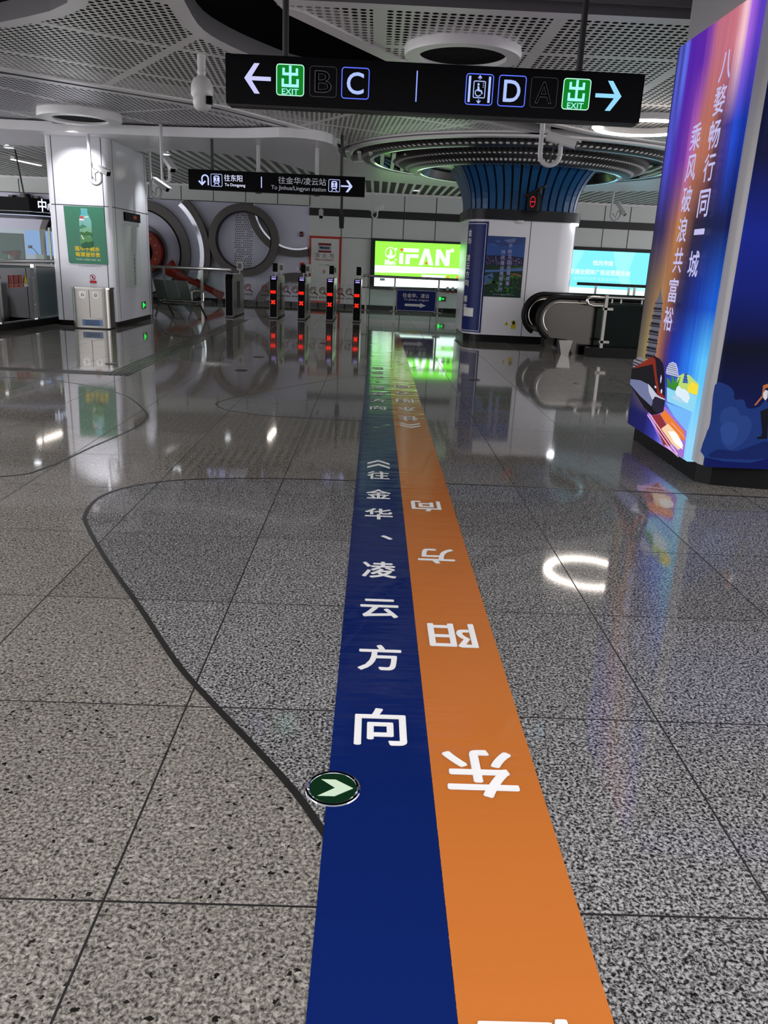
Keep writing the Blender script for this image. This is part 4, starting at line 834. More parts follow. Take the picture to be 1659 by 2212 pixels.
def flap(x0, x1, label):
    t = thing('gate_flap', ((x0 + x1) / 2, 19.9, .2), label, 'gate flap', 'glass flaps between the ticket gates')
    MB().prism([(x0, 19.9, .22), (x1, 19.9, .22), (x1, 19.9, .84), (x0, 19.9, .84)], (0, .012, 0)).build('pane', 'glass_flap', t)
    cx = (x0 + x1) / 2; b = MB().use(RED)
    for r0_, r1_, a0_, a1_ in ((.075, .095, 40, 290), (.035, .055, -20, 200)):
        k_ = 14
        for i in range(k_):
            a, a2 = R(a0_ + (a1_ - a0_) * i / k_), R(a0_ + (a1_ - a0_) * (i + 1) / k_); b.on_y([(cx + r_ * math.cos(q), .66 + r_ * .85 * math.sin(q)) for r_, q in ((r1_, a), (r1_, a2), (r0_, a2), (r0_, a))], 19.897)
    b.on_y([(cx, .62), (cx + .03, .64), (cx + .12, .55), (cx + .10, .54)], 19.897); b.build('emblem', None, t)
    MB().use(ink(70, 50, 50)).text('金华轨道', (cx, 19.897, .50), X, Z, .20, .04, .02).build('lettering', None, t)
gx = [(-3.25, -2.47, 'leftmost gap'), (-2.25, -1.82, 'second gap'), (-1.60, -1.16, 'gap before the hydrant cabinet'), (-.94, -.53, 'rightmost gap')]
for x0, x1, w_ in gx:
    m_ = (x0 + x1) / 2; flap(x0, m_ - .015, 'left glass flap with a red swirl emblem in the %s' % w_); flap(m_ + .015, x1, 'right glass flap with a red swirl emblem in the %s' % w_)

# ================================================================== GLASS BARRIER WITH BLUE SIGN
gb = thing('glass_barrier', (.9, 19.3, 0), 'glass barrier with steel rail right of the ticket gates', 'barrier')
MB().tube([(-.30, 19.3, 1.06), (2.25, 19.3, 1.06)], .03, 10).build('handrail', 'steel', gb, True)
for x in (-.22, .45, 1.48, 2.2):
    p = MB().box(x - .02, x + .02, 19.28, 19.32, 0, 1.05).build('post', 'steel_brushed', gb)
    for z in (.28, .80): MB().box(x - .09, x + .09, 19.27, 19.33, z - .015, z + .015).build('clamp', 'steel_dark', p)
for x0, x1 in ((-.20, .43), (.47, 1.46), (1.50, 2.18)): MB().box(x0, x1, 19.295, 19.305, .08, .86).build('glass_pane', 'glass_clear', gb)
bs2 = thing('direction_sign', (.95, 19.2, .3), 'blue sign with a white arrow hung on the glass barrier', 'sign')
MB().box(.49, 1.44, 19.23, 19.26, .30, .80).build('board', 'blue_sign', bs2)
b = MB(); frame_on_y(b, .505, 1.425, .315, .785, .02, .008, 19.228); b.build('border', 'lettering_white', bs2)
b = MB().use('lettering_white').text('往金华、凌云', (.955, 19.227, .665), X, Z, .62, .095, .015).text('To Jinhua, Lingyun', (.965, 19.227, .565), X, Z, .58, .055, .008); b.build('lettering', None, bs2)
b = MB().use('lettering_white'); b.on_y([(.70, .42), (1.06, .42), (1.06, .39), (1.20, .445), (1.06, .50), (1.06, .475), (.70, .475)], 19.227); b.build('arrow', None, bs2)
for i in range(4):
    x = 1.69 + .125 * i; t = thing('safety_sticker', (x, 19.29, .78), ['prohibition sticker nearest the blue sign on the barrier', 'prohibition sticker second from the blue sign', 'prohibition sticker third from the blue sign', 'prohibition sticker nearest the sign column'][i], 'sticker', 'safety stickers on the barrier glass')
    b = MB().use(ink(40, 44, 44)).disc((x, 19.291, .85), .046, X, Z).use(ink(205, 220, 214)).disc((x, 19.290, .85), .040, X, Z).use(ink(40, 44, 44)); b.on_y([(x - .03, .87), (x - .022, .88), (x + .03, .83), (x + .022, .82)], 19.289); b.build('symbol', None, t)
    MB().use(ink(160, 50, 50)).box(x - .045, x + .045, 19.289, 19.294, .755, .785).build('caption', None, t)

# ================================================================== MUSHROOM COLUMN
MC = (2.72, 16.65); CX0, CX1, CYF = 1.72, 3.74, 15.55
mc = thing('mushroom_column', (2.72, 16.6, 0), 'white rounded column flaring into blue slats and stepped rings', 'pillar')
MB().flat(rrect(CX0, CX1, CYF, CYF + 2.1, .38, 8), .14, 2.24).build('shaft', 'white_panel', mc, True)
MB().flat(rrect(CX0 + .03, CX1 - .03, CYF + .03, CYF + 2.07, .36, 8), 0, .14).build('plinth', 'plinth_black', mc)
MB().flat(rrect(CX0 - .05, CX1 + .06, CYF - .05, CYF + 2.15, .42, 8), 2.22, 2.40).build('collar', 'band_dark', mc, True)
s = MB()
for x in (2.83,): s.box(x - .006, x + .006, CYF - .002, CYF + .005, .14, 2.22)
s.build('panel_joint', 'seam_dark', mc)
# blue slats: each blade follows the flare
sk = MB().use('blue_gloss'); core = MB().use('navy_dark')
def flare(z): t_ = (z - 2.38) / .80; return 1.0 + .30 * max(0, t_) ** 2.2
base = rrect(-1.0, 1.0, -1.03, 1.03, .42, 10)
per = []
for i in range(len(base)):
    a, c_ = Vector(base[i]), Vector(base[(i + 1) % len(base)]); L = (c_ - a).length; k_ = max(1, int(L / .01))
    for j in range(k_): per.append(a + (c_ - a) * j / k_)
tot = 0; acc = [0]
for i in range(len(per)): tot += (per[(i + 1) % len(per)] - per[i]).length; acc.append(tot)
def at(sv):
    sv %= tot
    lo = 0
    for i in range(len(per)):
        if acc[i + 1] >= sv: return per[i] + (per[(i + 1) % len(per)] - per[i]) * ((sv - acc[i]) / max(1e-9, acc[i + 1] - acc[i]))
    return per[0]
NS = 54; zs = [2.38 + .80 * i / 8 for i in range(9)]
for k in range(NS):
    rows = []
    for z in zs:
        f_ = flare(z); a = at(tot * (k + .06) / NS); c_ = at(tot * (k + .80) / NS)
        rows.append((Vector((MC[0] + a.x * f_, MC[1] - .05 + a.y * f_, z)), Vector((MC[0] + c_.x * f_, MC[1] - .05 + c_.y * f_, z))))
    vs = [p for r_ in rows for p in r_] + [Vector((MC[0] + (p.x - MC[0]) * .93, MC[1] + (p.y - MC[1]) * .93, p.z)) for r_ in rows for p in r_]
    o2 = len(rows) * 2; fs = []
    for i in range(len(rows) - 1):
        q = 2 * i; fs += [(q, q + 1, q + 3, q + 2), (q + 1, o2 + q + 1, o2 + q + 3, q + 3), (o2 + q, q, q + 2, o2 + q + 2)]
    sk.add(vs, fs)
sk.build('slat_skirt', None, mc)
vs = [];
for z in zs:
    for i in range(40): p = at(tot * i / 40); vs.append((MC[0] + p.x * flare(z) * .93, MC[1] - .05 + p.y * flare(z) * .93, z))
core.add(vs, [(r_ * 40 + i, r_ * 40 + (i + 1) % 40, (r_ + 1) * 40 + (i + 1) % 40, (r_ + 1) * 40 + i) for r_ in range(8) for i in range(40)]); core.build('slat_core', None, mc)
RC = (2.70, 16.85)
MB().lathe([(3.24, 3.46), (3.22, 3.40), (3.14, 3.33), (3.05, 3.285), (2.95, 3.265), (2.90, 3.262)], *RC, 120, uvs=True).build('outer_ring', 'ring_studs', mc, True)
MB().lathe([(2.90, 3.262), (2.88, 3.258), (2.84, 3.262), (2.82, 3.28)], *RC, 120).build('outer_lip', 'chrome', mc, True)
MB().lathe([(2.82, 3.27), (2.76, 3.42), (2.45, 3.44)], *RC, 96).build('outer_cove', 'navy_dark', mc, True)
MB().lathe([(2.50, 3.44), (2.49, 3.30), (2.43, 3.245), (2.34, 3.225), (2.30, 3.19), (2.20, 3.165), (2.14, 3.13), (2.05, 3.108), (1.98, 3.10)], *RC, 120, uvs=True, rows=1.6).build('inner_ring', 'ring_studs', mc, True)
MB().lathe([(1.98, 3.10), (1.96, 3.094), (1.91, 3.10), (1.89, 3.12)], *RC, 120).build('inner_lip', 'chrome', mc, True)
MB().lathe([(1.89, 3.11), (1.84, 3.25), (1.2, 3.28)], *RC, 96).build('inner_cove', 'navy_dark', mc, True)
struct(MB().lathe([(3.42, 3.37), (3.40, 3.34), (3.30, 3.33), (3.24, 3.36), (3.24, 3.48)], *RC, 96, 170, 372).build('trim_7', 'trim_white', None, True), 'curved white trim round the column rings')
for x, lb_ in ((2.62, 'small downlight under the column collar above the poster'), (3.66, 'lit downlight at the right corner of the column collar')):
    t = thing('collar_light', (x, CYF - .03, 2.22), lb_, 'downlight', 'column collar downlights'); MB().lathe([(.07, 2.222), (.075, 2.19), (.06, 2.17), (.001, 2.168)], x, CYF + (.12 if x > 3 else -.005), 20).build('lamp', LAMPC if x > 3 else 'camera_white', t)
    if x > 3: spot_lamp('collar_beam', (x, CYF - .05, 2.15), (x + .5, CYF - 1.6, 0), 22, 100, 0.8, (0.93, 0.95, 1.0), t)
# blue sign wrap on the rounded left corner
bw = thing('column_sign', (1.72, 15.75, .2), 'tall dark blue vertical sign wrapped round the column corner', 'sign')
def wrap_pt(a, r): return (CX0 + .38 + r * math.cos(R(a)), CYF + .38 + r * math.sin(R(a)))
def wrap_strip(m, r, a0, a1, z0, z1, name, par, n=12):
    b = MB(); 
    for i in range(n):
        p, q = wrap_pt(a0 + (a1 - a0) * i / n, r), wrap_pt(a0 + (a1 - a0) * (i + 1) / n, r); b.poly([(p[0], p[1], z0), (q[0], q[1], z0), (q[0], q[1], z1), (p[0], p[1], z1)])
    return b.build(name, m, par)
wrap_strip('blue_sign', .386, 175, 262, .17, 2.18, 'sheet', bw)
wrap_strip('lettering_white', .388, 256, 257.2, .20, 2.14, 'border', bw, 1); wrap_strip('lettering_white', .388, 180, 257, 2.135, 2.145, 'border', bw); wrap_strip('lettering_white', .388, 180, 257, .195, .205, 'border', bw)
wrap_strip('lettering_white', .389, 195, 236, .46, .62, 'patch', bw, 4)
b = MB()
for i, ch in enumerate('金华 凌云方向 乘车'):
    if ch == ' ': continue
    a = 203; p = wrap_pt(a, .390); b.text(ch, (p[0], p[1], 1.98 - .15 * i), (math.sin(R(a)) * -1, math.cos(R(a)), 0), Z, .13, .12, .02)
b.build('lettering', 'lettering_white', bw)
# city poster
cp = thing('city_poster', (2.4, CYF, .85), 'blue and green city view poster with white vertical writing', 'poster')
(q0, q1, q2, q3) = [(2.036,1.932),(2.747,1.946),(2.741,0.847),(2.032,0.843)]
x0, x1, z0, z1 = 2.04, 2.75, .85, 1.935
MB().box(x0, x1, CYF - .010, CYF, z0, z1).build('sheet', pm('poster_sky', s2l(22, 52, 112), .3), cp)
yq = CYF - .011; fx = lambda u, v: (x0 + u * (x1 - x0), z1 - v * (z1 - z0)); b = MB()
def art(m, uv, k=0): lay(b, m, [fx(*p) for p in uv], yq - .0006 * k)
art(ink(44, 76, 138), [(0, .12), (.4, .16), (1, .10), (1, .33), (0, .33)], 1); art(ink(92, 104, 150), [(.42, .06), (.75, .02), (.72, .09), (.55, .10)], 2); art(ink(84, 110, 160), [(.2, .07), (.35, .08), (.3, .10)], 2); art(ink(84, 110, 160), [(.05, .12), (.25, .14), (.2, .15)], 2)
art(ink(26, 30, 62), [(0, .32), (.2, .315), (.5, .31), (1, .33), (1, .50), (0, .50)], 3)
rnd = random.Random(5)
for k in range(150):
    u_, v_ = rnd.random() * .97, .33 + rnd.random() * .14; h_ = .008 + rnd.random() * .02; art(rnd.choice([ink(120, 116, 150), ink(84, 80, 116), ink(140, 120, 140), ink(60, 62, 100)]), [(u_, v_), (u_ + .012, v_), (u_ + .012, v_ + h_), (u_, v_ + h_)], 4)
art(ink(24, 46, 34), [(0, .48), (1, .47), (1, 1), (0, 1)], 5); art(ink(70, 104, 156), [(0, .56), (.4, .545), (.7, .525), (1, .50), (1, .55), (.5, .575), (0, .60)], 6); art(ink(60, 90, 40), [(.45, .52), (.7, .50), (1, .47), (1, .495), (.7, .52)], 7)
art(ink(66, 92, 140), [(0, .66), (.2, .60), (.24, .66), (.2, .74), (0, .79)], 7); art(ink(120, 124, 130), [(0, .795), (.3, .735), (.3, .745), (0, .81)], 8); art(ink(150, 84, 44), [(.62, .60), (.8, .60), (.95, .62), (.98, .65), (.8, .625)], 8)
for k in range(60):
    u_, v_ = .05 + rnd.random() * .9, .62 + rnd.random() * .33; art(rnd.choice([ink(30, 70, 34), ink(44, 96, 46), ink(20, 40, 30), ink(56, 110, 50)]), [(u_, v_), (u_ + .05 + rnd.random() * .06, v_ + .01), (u_ + .04, v_ + .03 + rnd.random() * .03), (u_ - .02, v_ + .02)], 9 + k % 5)
b.build('landscape', None, cp)
b = MB()
for i, ch in enumerate('不断巩固拓展成果'): p = fx(.62, .155 + .088 * i); b.text(ch, (p[0], yq - .012, p[1]), X, Z, .075, .078, .012)
for i, ch in enumerate('持续建设美丽乡村'): p = fx(.44, .255 + .088 * i); b.text(ch, (p[0], yq - .012, p[1]), X, Z, .075, .078, .012)
b.text('浙江金义轨道交通有限公司 宣', (x0 + .38, yq - .012, z0 + .045), X, Z, .40, .02); b.build('lettering', ink(150, 150, 196), cp)
for x, lb_, w_ in ((2.53, 'small yellow warning triangle sticker low on the column', 0), (2.66, 'yellow and black square sticker low on the column', 1)):
    t = thing('warning_sticker', (x, CYF, .3), lb_, 'sticker'); b = MB()
    if w_ == 0: b.use(ink(200, 180, 30)); b.on_y([(x - .04, .33), (x + .04, .33), (x, .41)], CYF - .003); b.use(ink(40, 40, 30)); b.on_y([(x - .012, .345), (x + .012, .345), (x, .39)], CYF - .004)
    else: b.use(ink(200, 180, 40)); b.on_y([(x - .04, .27), (x + .05, .27), (x + .05, .42), (x - .04, .42)], CYF - .003); b.use(ink(25, 25, 25)); b.on_y([(x - .02, .34), (x + .04, .36), (x + .01, .43), (x - .02, .40)], CYF - .004); b.use(ink(225, 225, 225)); b.on_y([(x - .05, .355), (x - .01, .35), (x - .02, .375)], CYF - .005)
    b.build('print', None, t)
# hanging lane display
ldp = thing('lane_display', (2.85, 15.2, 2.3), 'black hanging box with a red ring symbol before the blue slats', 'display')
fu = Vector((.86, -.5, 0)).normalized(); pu = Vector((.5, .86, 0)).normalized(); c_ = Vector((2.76, 15.22, 2.53)); w_, h_ = .17, .155
c0_ = [c_ - fu * .10 + Vector((0, 0, -h_)), c_ + fu * .09 + Vector((0, 0, -h_)), c_ + fu * .09 + Vector((0, 0, h_)), c_ - fu * .10 + Vector((0, 0, h_))]
MB().prism(c0_, pu * .22).build('case', 'black_gloss', ldp)
nrm = -pu * .004; b = MB()
for i in range(24):
    a, a2 = R(15 * i), R(15 * i + 15); b.poly([c_ + nrm + fu * r_ * .55 * math.cos(q) + Vector((0, 0, r_ * math.sin(q))) for r_, q in ((.095, a), (.095, a2), (.078, a2), (.078, a))])
b.poly([c_ + nrm + fu * (.05 * sx_) + Vector((0, 0, .009 * sz_)) for sx_, sz_ in ((-1, -1), (1, -1), (1, 1), (-1, 1))]); b.build('ring_symbol', em(230, 40, 50, 0.8), ldp)
MB().tube([(2.62, 15.6, 2.62), (2.97, 15.28, 2.80), (2.97, 15.28, 2.82)], .03, 8).build('arm', 'black_matt', ldp); MB().tube([(2.90, 15.32, 2.80), (2.90, 15.32, 2.66)], .025, 8).build('hanger', 'black_matt', ldp)

# ================================================================== ESCALATOR
ec = thing('escalator', (3.6, 14.4, 0), 'escalator head with two rounded steel balustrades right of the column', 'escalator')
def balustrade(y, xl, xr, label):
    r_ = .335; zc = .585
    arc = [(xl + r_ - r_ * math.cos(R(a)), zc + r_ * math.sin(R(a))) for a in range(90, -76, -9)][::1]
    prof = [(xr, .92)] + arc + [(xl + .5, .25), (xl + .62, .0), (xr, .0)]
    p = MB().prism([(x, y - .03, z) for x, z in prof], (0, .06, 0)).build('balustrade', 'steel_panel', ec)
    path = [(xr, y, .945)] + [(xl + r_ - (r_ + .025) * math.cos(R(a)), y, zc + (r_ + .025) * math.sin(R(a))) for a in range(90, -70, -8)]
    MB().tube(path, .05, 10).build('handrail', 'handrail_rubber', p, True)
    MB().tube([(x, y, z) for x, _, z in [(xr, y, .875)] + [(xl + r_ - (r_ - .06) * math.cos(R(a)), y, zc + (r_ - .06) * math.sin(R(a))) for a in range(90, -50, -8)]], .034, 8).build('rail_guide', 'steel_brushed', p, True)
    MB().prism([(xl + .36, y - .06, .235), (xl + .60, y - .06, .235), (xl + .55, y - .06, 0), (xl + .42, y - .06, 0)], (0, .14, 0)).build('newel_base', 'steel_brushed', p); MB().prism([(xl + .34, y - .05, .23), (xl + .42, y - .05, .23), (xl + .47, y - .05, 0), (xl + .36, y - .05, 0)], (0, .10, 0)).build('newel_shroud', 'black_matt', p)
    return p
balustrade(13.95, 2.83, 6.5, ''); balustrade(15.15, 2.80, 6.5, '')
MB().box(3.35, 6.5, 14.0, 15.1, 0, .03).build('landing_plate', 'steel_dark', ec)
st_ = MB().use('steel_dark')
for k in range(30): st_.box(4.1, 6.5, 14.05 + .034 * k, 14.065 + .034 * k, .03, .04)
st_.build('comb_tread', None, ec)
eg = thing('escalator_guard', (4.6, 13.6, 0), 'dark glass guard with steel post beside the escalator', 'barrier')
MB().box(3.88, 6.5, 13.62, 13.635, .12, .90).build('glass_pane', 'glass_dark', eg); MB().box(3.60, 6.5, 13.55, 13.72, 0, .16).build('kerb', 'plinth_black', eg)
p = MB().box(3.82, 3.87, 13.58, 13.66, .10, 1.02).build('post', 'steel_brushed', eg)
for z in (.26, .80): MB().box(3.80, 3.97, 13.58, 13.66, z - .02, z + .02).build('clamp', 'steel_brushed', p)
MB().tube([(3.84, 13.64, .98), (3.62, 13.64, .985), (3.55, 13.64, .965), (3.53, 13.64, .92), (3.56, 13.64, .865), (3.64, 13.64, .845), (3.84, 13.64, .845)], .026, 10).build('handrail_loop', 'steel', eg, True)
MB().tube([(3.84, 13.64, .985), (6.5, 13.64, .985)], .026, 10).build('handrail', 'steel', eg, True)
for x in (3.95, 4.1, 4.45, 4.62, 4.75, 5.2): MB().box(x - .012, x + .012, 13.63, 13.65, .88, .98).build('baluster', 'steel', eg)
ef = thing('far_railing', (6.5, 17, 0), 'dark railing behind the escalator before the cyan advert', 'railing')
MB().tube([(4.2, 17.2, 1.13), (8, 17.2, 1.13)], .03, 8).build('handrail', 'steel_dark', ef)
for x in (4.6, 5.3, 5.42, 6.0, 6.6): MB().box(x - .02, x + .02, 17.18, 17.22, 0, 1.12).build('post', 'steel', ef)

# ================================================================== LIGHTBOX PILLAR ON THE RIGHT
rp = thing('lightbox_pillar', (3.3, 6.1, 0), 'large pillar at right wrapped in glowing travel adverts', 'pillar')
PXF, PYF = 2.29, 5.27
MB().flat(rrect(PXF, 4.4, PYF, 6.88, .10, 6), .15, 4.42).build('shaft', pm('pillar_white', (0.42, 0.41, 0.42), .35), rp, True)
MB().flat([(2.32, 6.84), (2.32, 5.44), (2.40, 5.36), (2.75, 5.29), (4.37, 5.29), (4.37, 6.84)], 0, .15).build('plinth', 'plinth_black', rp)
# glowing streaked print on the hall-side face
def streak_face():
    m, n, l, b = newmat('lightbox_print')
    g = N(n, 'ShaderNodeNewGeometry'); sp = N(n, 'ShaderNodeSeparateXYZ'); l.new(g.outputs['Position'], sp.inputs[0])
    u = math_n(n, l, 'DIVIDE', math_n(n, l, 'SUBTRACT', 6.88, sp.outputs[1]), 1.41); t = math_n(n, l, 'DIVIDE', math_n(n, l, 'SUBTRACT', sp.outputs[2], .13), 2.92)
    C = s2l
    top = [(0, C(24, 24, 60)), (.05, C(90, 100, 220)), (.09, C(50, 50, 130)), (.14, C(100, 116, 245)), (.20, C(80, 28, 170)), (.38, C(90, 34, 165)), (.46, C(135, 66, 165)), (.56, C(190, 108, 128)), (.76, C(205, 118, 135)), (.85, C(255, 205, 215)), (.92, C(165, 100, 225)), (1, C(90, 60, 190))]
    upp = [(0, C(40, 38, 90)), (.06, C(80, 84, 215)), (.13, C(66, 56, 170)), (.21, C(84, 36, 160)), (.31, C(110, 50, 160)), (.40, C(176, 92, 180)), (.50, C(185, 112, 90)), (.64, C(180, 108, 84)), (.74, C(84, 52, 70)), (.84, C(60, 50, 140)), (.93, C(28, 76, 210)), (1, C(20, 50, 160))]
    mid = [(0, C(36, 32, 70)), (.15, C(52, 42, 92)), (.26, C(120, 80, 88)), (.40, C(186, 122, 70)), (.50, C(132, 82, 60)), (.62, C(44, 32, 52)), (.80, C(16, 24, 70)), (1, C(14, 26, 84))]
    low = [(0, C(70, 62, 66)), (.14, C(120, 96, 74)), (.30, C(170, 125, 80)), (.42, C(140, 86, 62)), (.54, C(30, 28, 72)), (.66, C(20, 34, 110)), (.80, C(16, 52, 160)), (1, C(22, 92, 210))]
    bot = [(0, C(80, 74, 70)), (.20, C(155, 138, 90)), (.35, C(165, 106, 78)), (.46, C(84, 50, 100)), (.55, C(30, 50, 160)), (.66, C(22, 64, 190)), (.84, C(44, 132, 245)), (1, C(96, 200, 255))]
    flo = [(0, C(20, 22, 84)), (.3, C(24, 26, 100)), (.5, C(60, 60, 170)), (.65, C(130, 140, 240)), (.8, C(110, 190, 255)), (1, C(150, 220, 255))]
    def up(a, c_): return math_n(n, l, 'DIVIDE', math_n(n, l, 'SUBTRACT', t, a), c_ - a, True)
    mp = N(n, 'ShaderNodeMapping'); mp.inputs['Scale'].default_value = (1, 14, .35); l.new(g.outputs['Position'], mp.inputs[0])
    no = N(n, 'ShaderNodeTexNoise'); no.inputs['Scale'].default_value = 2.2; no.inputs['Detail'].default_value = 3; l.new(mp.outputs[0], no.inputs['Vector'])
    uu = math_n(n, l, 'ADD', u, math_n(n, l, 'MULTIPLY', math_n(n, l, 'SUBTRACT', no.outputs['Fac'], .5), .07))
    c = mixc(n, l, up(.05, .20), ramp(n, l, uu, flo), ramp(n, l, uu, bot)); c = mixc(n, l, up(.24, .36), c, ramp(n, l, uu, low)); c = mixc(n, l, up(.38, .54), c, ramp(n, l, uu, mid)); c = mixc(n, l, up(.56, .72), c, ramp(n, l, uu, upp)); c = mixc(n, l, up(.76, .93), c, ramp(n, l, uu, top))
    hs = N(n, 'ShaderNodeHueSaturation'); l.new(c, hs.inputs['Color']); l.new(math_n(n, l, 'ADD', math_n(n, l, 'MULTIPLY', no.outputs['Fac'], .5), .75), hs.inputs['Value'])
    l.new(hs.outputs[0], b.inputs['Emission Color']); b.inputs['Emission Strength'].default_value = 0.95; b.inputs['Base Color'].default_value = (.004, .004, .004, 1); b.inputs['Roughness'].default_value = .4; b.inputs['Specular IOR Level'].default_value = 0.08
    return m
streak_face()
xf = 2.262
f1 = MB().box(xf, PXF + .02, 5.47, 6.88, .135, 3.06).build('lightbox_face', 'lightbox_print', rp, label='glowing face with a train, pagoda and colour streaks')
b = MB(); xk = [xf - .001]
def L(m, pts, step=True):
    b.use(m); b.on_x(pts, xk[0]); xk[0] -= .00025
# traced print: hills, pagodas, plants, clouds, train, light trail
L(em(150, 225, 255, .9), [(6.069,0.573),(5.939,0.57),(5.801,0.579),(5.61,0.603),(5.482,0.599),(5.488,0.484),(6.025,0.471)])
L(em(196, 226, 120, .9), [(5.879,0.681),(5.775,0.719),(5.659,0.718),(5.486,0.682),(5.477,0.606),(5.609,0.6),(5.803,0.585),(5.887,0.617)])
L(em(250, 226, 60, .95), [(5.673,0.636),(5.611,0.682),(5.522,0.677),(5.481,0.671),(5.482,0.605),(5.643,0.604)])
for q in ([(6.1,0.644),(6.039,0.633),(5.913,0.574),(6.053,0.579)], [(6.011,0.676),(5.958,0.657),(5.891,0.584),(5.952,0.581)], [(5.912,0.677),(5.857,0.589),(5.92,0.57),(5.925,0.624)], [(5.827,0.682),(5.849,0.61),(5.907,0.581),(5.884,0.63)]): L(em(60, 150, 40, .85), q)
L(em(226, 244, 255, .95), [(5.883,0.566),(5.865,0.607),(5.827,0.619),(5.779,0.608),(5.713,0.612),(5.643,0.604),(5.596,0.569),(5.626,0.524),(5.694,0.527),(5.767,0.54),(5.856,0.545)])
L(em(190, 222, 250, .9), [(5.942,0.515),(5.856,0.545),(5.765,0.534),(5.689,0.516),(5.806,0.508)])
# round striped pavilion
L(em(200, 205, 240, .9), [(6.131,0.673),(6.129,0.712),(6.09,0.753),(6.024,0.771),(5.951,0.767),(5.902,0.735),(5.878,0.7),(5.844,0.68),(6.09,0.665)])
for k in range(8):
    L(em(26, 30, 80, .8), [(6.02 - .022 * 0 - .0, 0), ] and [(y_, z_) for y_, z_ in []] or [(6.123,0.68),(5.88,0.691),(5.876,0.687),(6.121,0.677)]) if k == 0 else None
for q in ([(6.126,0.696),(5.89,0.706),(5.888,0.703),(6.124,0.693)], [(6.128,0.711),(5.903,0.72),(5.901,0.716),(6.127,0.707)], [(6.12,0.727),(5.919,0.733),(5.917,0.729),(6.118,0.723)], [(6.104,0.743),(5.939,0.747),(5.937,0.743),(6.103,0.739)], [(6.074,0.758),(5.966,0.76),(5.964,0.756),(6.072,0.755)], [(6.091,0.668),(5.81,0.681),(5.808,0.678),(6.09,0.664)]): L(em(26, 30, 80, .8), q)
# small blue tower
L(em(60, 110, 200, .9), [(5.74,0.736),(5.694,0.725),(5.707,0.717),(5.687,0.689),(5.664,0.662),(5.763,0.651),(5.758,0.679),(5.755,0.711),(5.765,0.716)])
for q in ([(5.76,0.716),(5.695,0.72),(5.694,0.717),(5.759,0.713)], [(5.759,0.698),(5.688,0.701),(5.686,0.698),(5.758,0.694)], [(5.768,0.678),(5.674,0.684),(5.672,0.68),(5.766,0.674)], [(5.77,0.659),(5.666,0.665),(5.664,0.662),(5.768,0.655)]): L(em(20, 30, 90, .8), q)
# tall pagoda
L(em(104, 102, 118, .85), [(6.502,1.298),(6.48,1.266),(6.419,1.184),(6.403,1.126),(6.395,1.061),(6.396,0.995),(6.404,0.934),(6.401,0.867),(6.398,0.8),(6.421,0.75),(6.618,0.738),(6.614,0.805),(6.609,0.868),(6.608,0.937),(6.597,0.999),(6.588,1.061),(6.58,1.116),(6.576,1.176),(6.515,1.245)])
for q in ([(6.59,1.176),(6.398,1.181),(6.401,1.174),(6.587,1.169)], [(6.59,1.114),(6.389,1.119),(6.394,1.112),(6.587,1.106)], [(6.614,1.058),(6.388,1.063),(6.388,1.055),(6.61,1.05)], [(6.634,0.997),(6.389,1.002),(6.39,0.994),(6.63,0.987)], [(6.635,0.931),(6.397,0.938),(6.398,0.929),(6.631,0.922)], [(6.645,0.864),(6.39,0.874),(6.39,0.864),(6.641,0.855)], [(6.642,0.798),(6.389,0.808),(6.389,0.799),(6.637,0.788)], [(6.638,0.736),(6.42,0.747),(6.427,0.739),(6.635,0.727)], [(6.601,1.138),(6.411,1.144),(6.407,1.126),(6.593,1.122)], [(6.607,1.08),(6.402,1.087),(6.402,1.067),(6.6,1.064)], [(6.607,1.023),(6.404,1.027),(6.403,1.006),(6.61,1.002)], [(6.618,0.96),(6.405,0.964),(6.404,0.944),(6.617,0.939)], [(6.621,0.894),(6.401,0.9),(6.4,0.88),(6.618,0.874)], [(6.629,0.828),(6.401,0.835),(6.4,0.814),(6.628,0.806)], [(6.629,0.765),(6.399,0.773),(6.402,0.752),(6.63,0.741)]): L(em(34, 32, 46, .8), q)
L(em(140, 135, 150, .8), [(6.911,0.679),(6.779,0.723),(6.656,0.726),(6.664,0.694),(6.85,0.62),(6.907,0.617)])
for q in ([(6.9,0.669),(6.708,0.667),(6.716,0.658),(6.902,0.658)], [(6.859,0.696),(6.666,0.697),(6.673,0.689),(6.867,0.685)], [(6.904,0.647),(6.767,0.645),(6.775,0.637),(6.909,0.636)]): L(em(40, 36, 50, .8), q)
# light trail under the train
L(em(170, 120, 220, .9), [(6.387,0.311),(6.027,0.431),(5.532,0.34),(5.515,0.144),(5.94,0.141)])
L(em(150, 50, 60, .85), [(6.275,0.318),(6.092,0.359),(5.848,0.274),(5.771,0.18),(5.923,0.145)])
L(em(240, 130, 50, .95), [(6.089,0.353),(6.016,0.407),(5.592,0.328),(5.535,0.271),(5.718,0.263)])
L(em(250, 210, 170, 1.0), [(6.028,0.257),(5.905,0.322),(5.676,0.285),(5.551,0.23),(5.631,0.18),(5.779,0.198)])
L(em(255, 245, 240, 1.1), [(5.882,0.267),(5.75,0.295),(5.573,0.244),(5.556,0.203),(5.714,0.212)])
for q in ([(6.382,0.298),(6.362,0.302),(5.74,0.148),(5.756,0.144)], [(6.335,0.314),(6.312,0.318),(5.619,0.15),(5.642,0.145)], [(5.841,0.341),(5.831,0.343),(5.518,0.287),(5.525,0.286)], [(5.908,0.155),(5.896,0.161),(5.596,0.137),(5.611,0.133)]): L(em(250, 200, 225, 1.0), q)
L(em(120, 190, 255, .95), [(6.023,0.465),(5.497,0.485),(5.527,0.347),(5.793,0.396)])
